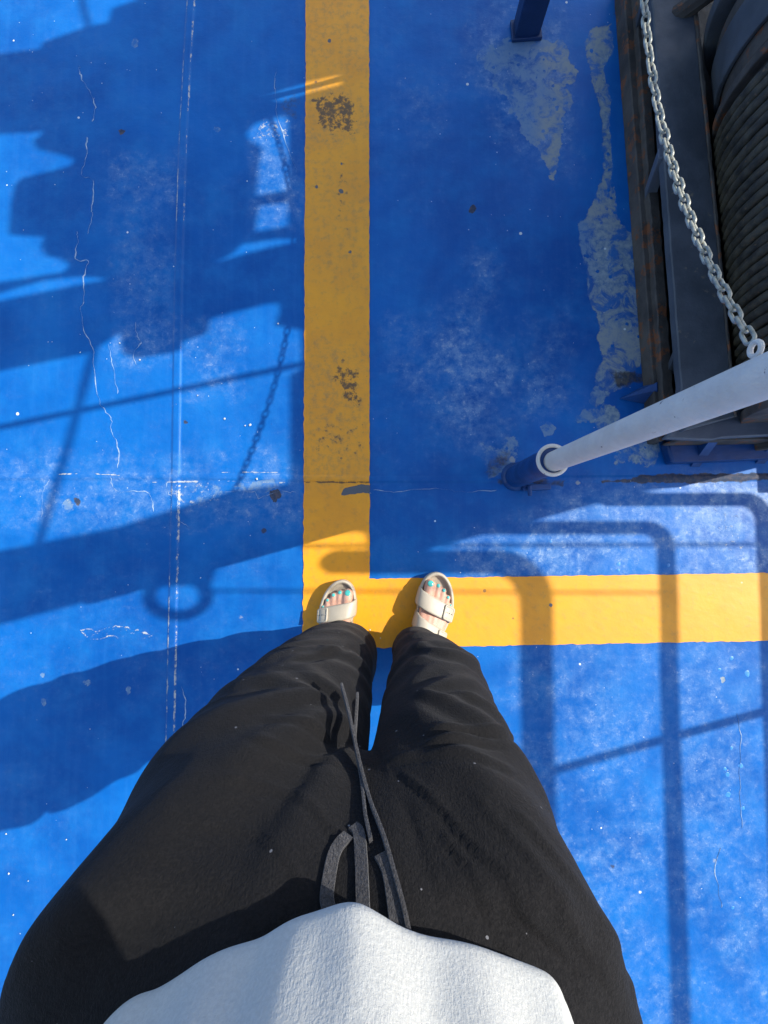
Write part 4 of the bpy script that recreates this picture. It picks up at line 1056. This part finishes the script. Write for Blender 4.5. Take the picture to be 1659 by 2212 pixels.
# shirt ------------------------------------------------------------
ZH = 0.945
hemp = [(240,2212),(320,2163),(400,2120),(480,2082),(560,2047),(640,2010),(700,1985),(740,1975),(775,1978),(820,1999),(880,2030),(960,2057),(1060,2085),(1130,2106),(1188,2128),(1208,2145),(1218,2175),(1230,2214)]
front = [at(u, v, ZH) for u, v in hemp]
back = [(.134, -.375), (.130, -.42), (.10, -.470), (.03, -.492), (-.06, -.495), (-.14, -.480), (-.192, -.440), (-.205, -.395), (-.203, -.350)]
ringp = [Vector((p.x, p.y, 0)) for p in front] + [Vector((p[0], p[1], 0)) for p in back]
ringp = spline(ringp, 6, closed=True)
cen = Vector((-.033, -.385, 0)); n = len(ringp)
sections = [(-0.012, 0.955), (-0.010, 0.985), (-0.004, 1.0), (0.0, 1.0), (0.02, 0.985), (0.05, 0.975), (0.10, 0.97), (0.17, 0.97), (0.25, 1.0), (0.33, 1.05), (0.38, 0.98), (0.43, 0.70), (0.45, 0.42)]
vs, fs = [], []
for j, (dz, sc) in enumerate(sections):
    t = min(1, max(0, dz / 0.25)); t = t * t * (3 - 2 * t)
    for k, p in enumerate(ringp):
        q = p - cen; a = math.atan2(q.y, q.x)
        chest = Vector((.168 * math.cos(a), .108 * math.sin(a), 0))
        b = q.lerp(chest, t) * sc
        fold = (0.0025 + 0.0035 * t) * mnoise.noise(Vector((math.cos(a) * 3, math.sin(a) * 3, dz * 5))) + 0.0035 * math.sin(a * 15 + dz * 9) * (0.5 + mnoise.noise(Vector((a * 2, dz * 8, 2)))) * (1 if dz > 0.01 else 0.5)
        b = b + b.normalized() * fold
        vs.append((cen.x + b.x, cen.y + b.y, ZH + dz + 0.004 * mnoise.noise(Vector((a * 2, 1, 0))) * (1 if dz < .03 else 0)))
for j in range(len(sections) - 1):
    for k in range(n): l = (k + 1) % n; fs.append((j*n + k, j*n + l, (j+1)*n + l, (j+1)*n + k))
m = MB(); m.add(vs, fs)
for sgn in (-1, 1):
    sh = Vector((-.03 + sgn * .120, -.39, 1.325)); el = Vector((-.230, -.325, 1.20)) if sgn < 0 else Vector((.215, -.275, 1.365))
    m.tube([sh, sh.lerp(el, .5), el], [.075, .068, .062], 24, cap=False)
shirt = m.build('t_shirt', M['shirt'], person, angle=80)
ss_ = shirt.modifiers.new('sub', 'SUBSURF'); ss_.levels = 2; ss_.render_levels = 2
so = shirt.modifiers.new('sol', 'SOLIDIFY'); so.thickness = 0.0022; so.offset = 1

# ------------------------------------------------------------------ light
w = bpy.data.worlds.new('World'); scene.world = w; w.use_nodes = True
nt = w.node_tree; nt.nodes.clear()
sky = nt.nodes.new('ShaderNodeTexSky'); sky.sky_type = 'NISHITA'; sky.sun_disc = False
el = math.atan2(1.0, math.hypot(SD.x, SD.y)); az = math.atan2(SD.x, SD.y)
sky.sun_elevation = el; sky.sun_rotation = az; sky.air_density = 1.0; sky.dust_density = 1.6; sky.ozone_density = 0.6
bg = nt.nodes.new('ShaderNodeBackground'); bg.inputs[1].default_value = 0.15
ow = nt.nodes.new('ShaderNodeOutputWorld'); nt.links.new(sky.outputs[0], bg.inputs[0]); nt.links.new(bg.outputs[0], ow.inputs[0])
sd = bpy.data.lights.new('sun', 'SUN'); sd.energy = 3.6; sd.angle = math.radians(0.45); sd.color = (1.0, 0.955, 0.88)
so_ = bpy.data.objects.new('sun', sd); C.objects.link(so_); so_.rotation_euler = SD.to_track_quat('Z', 'Y').to_euler(); so_.location = (4, 2, 6)
scene.view_settings.view_transform = 'Standard'; scene.view_settings.look = 'None'
scene.view_settings.exposure = 0.74; scene.view_settings.gamma = 1.0
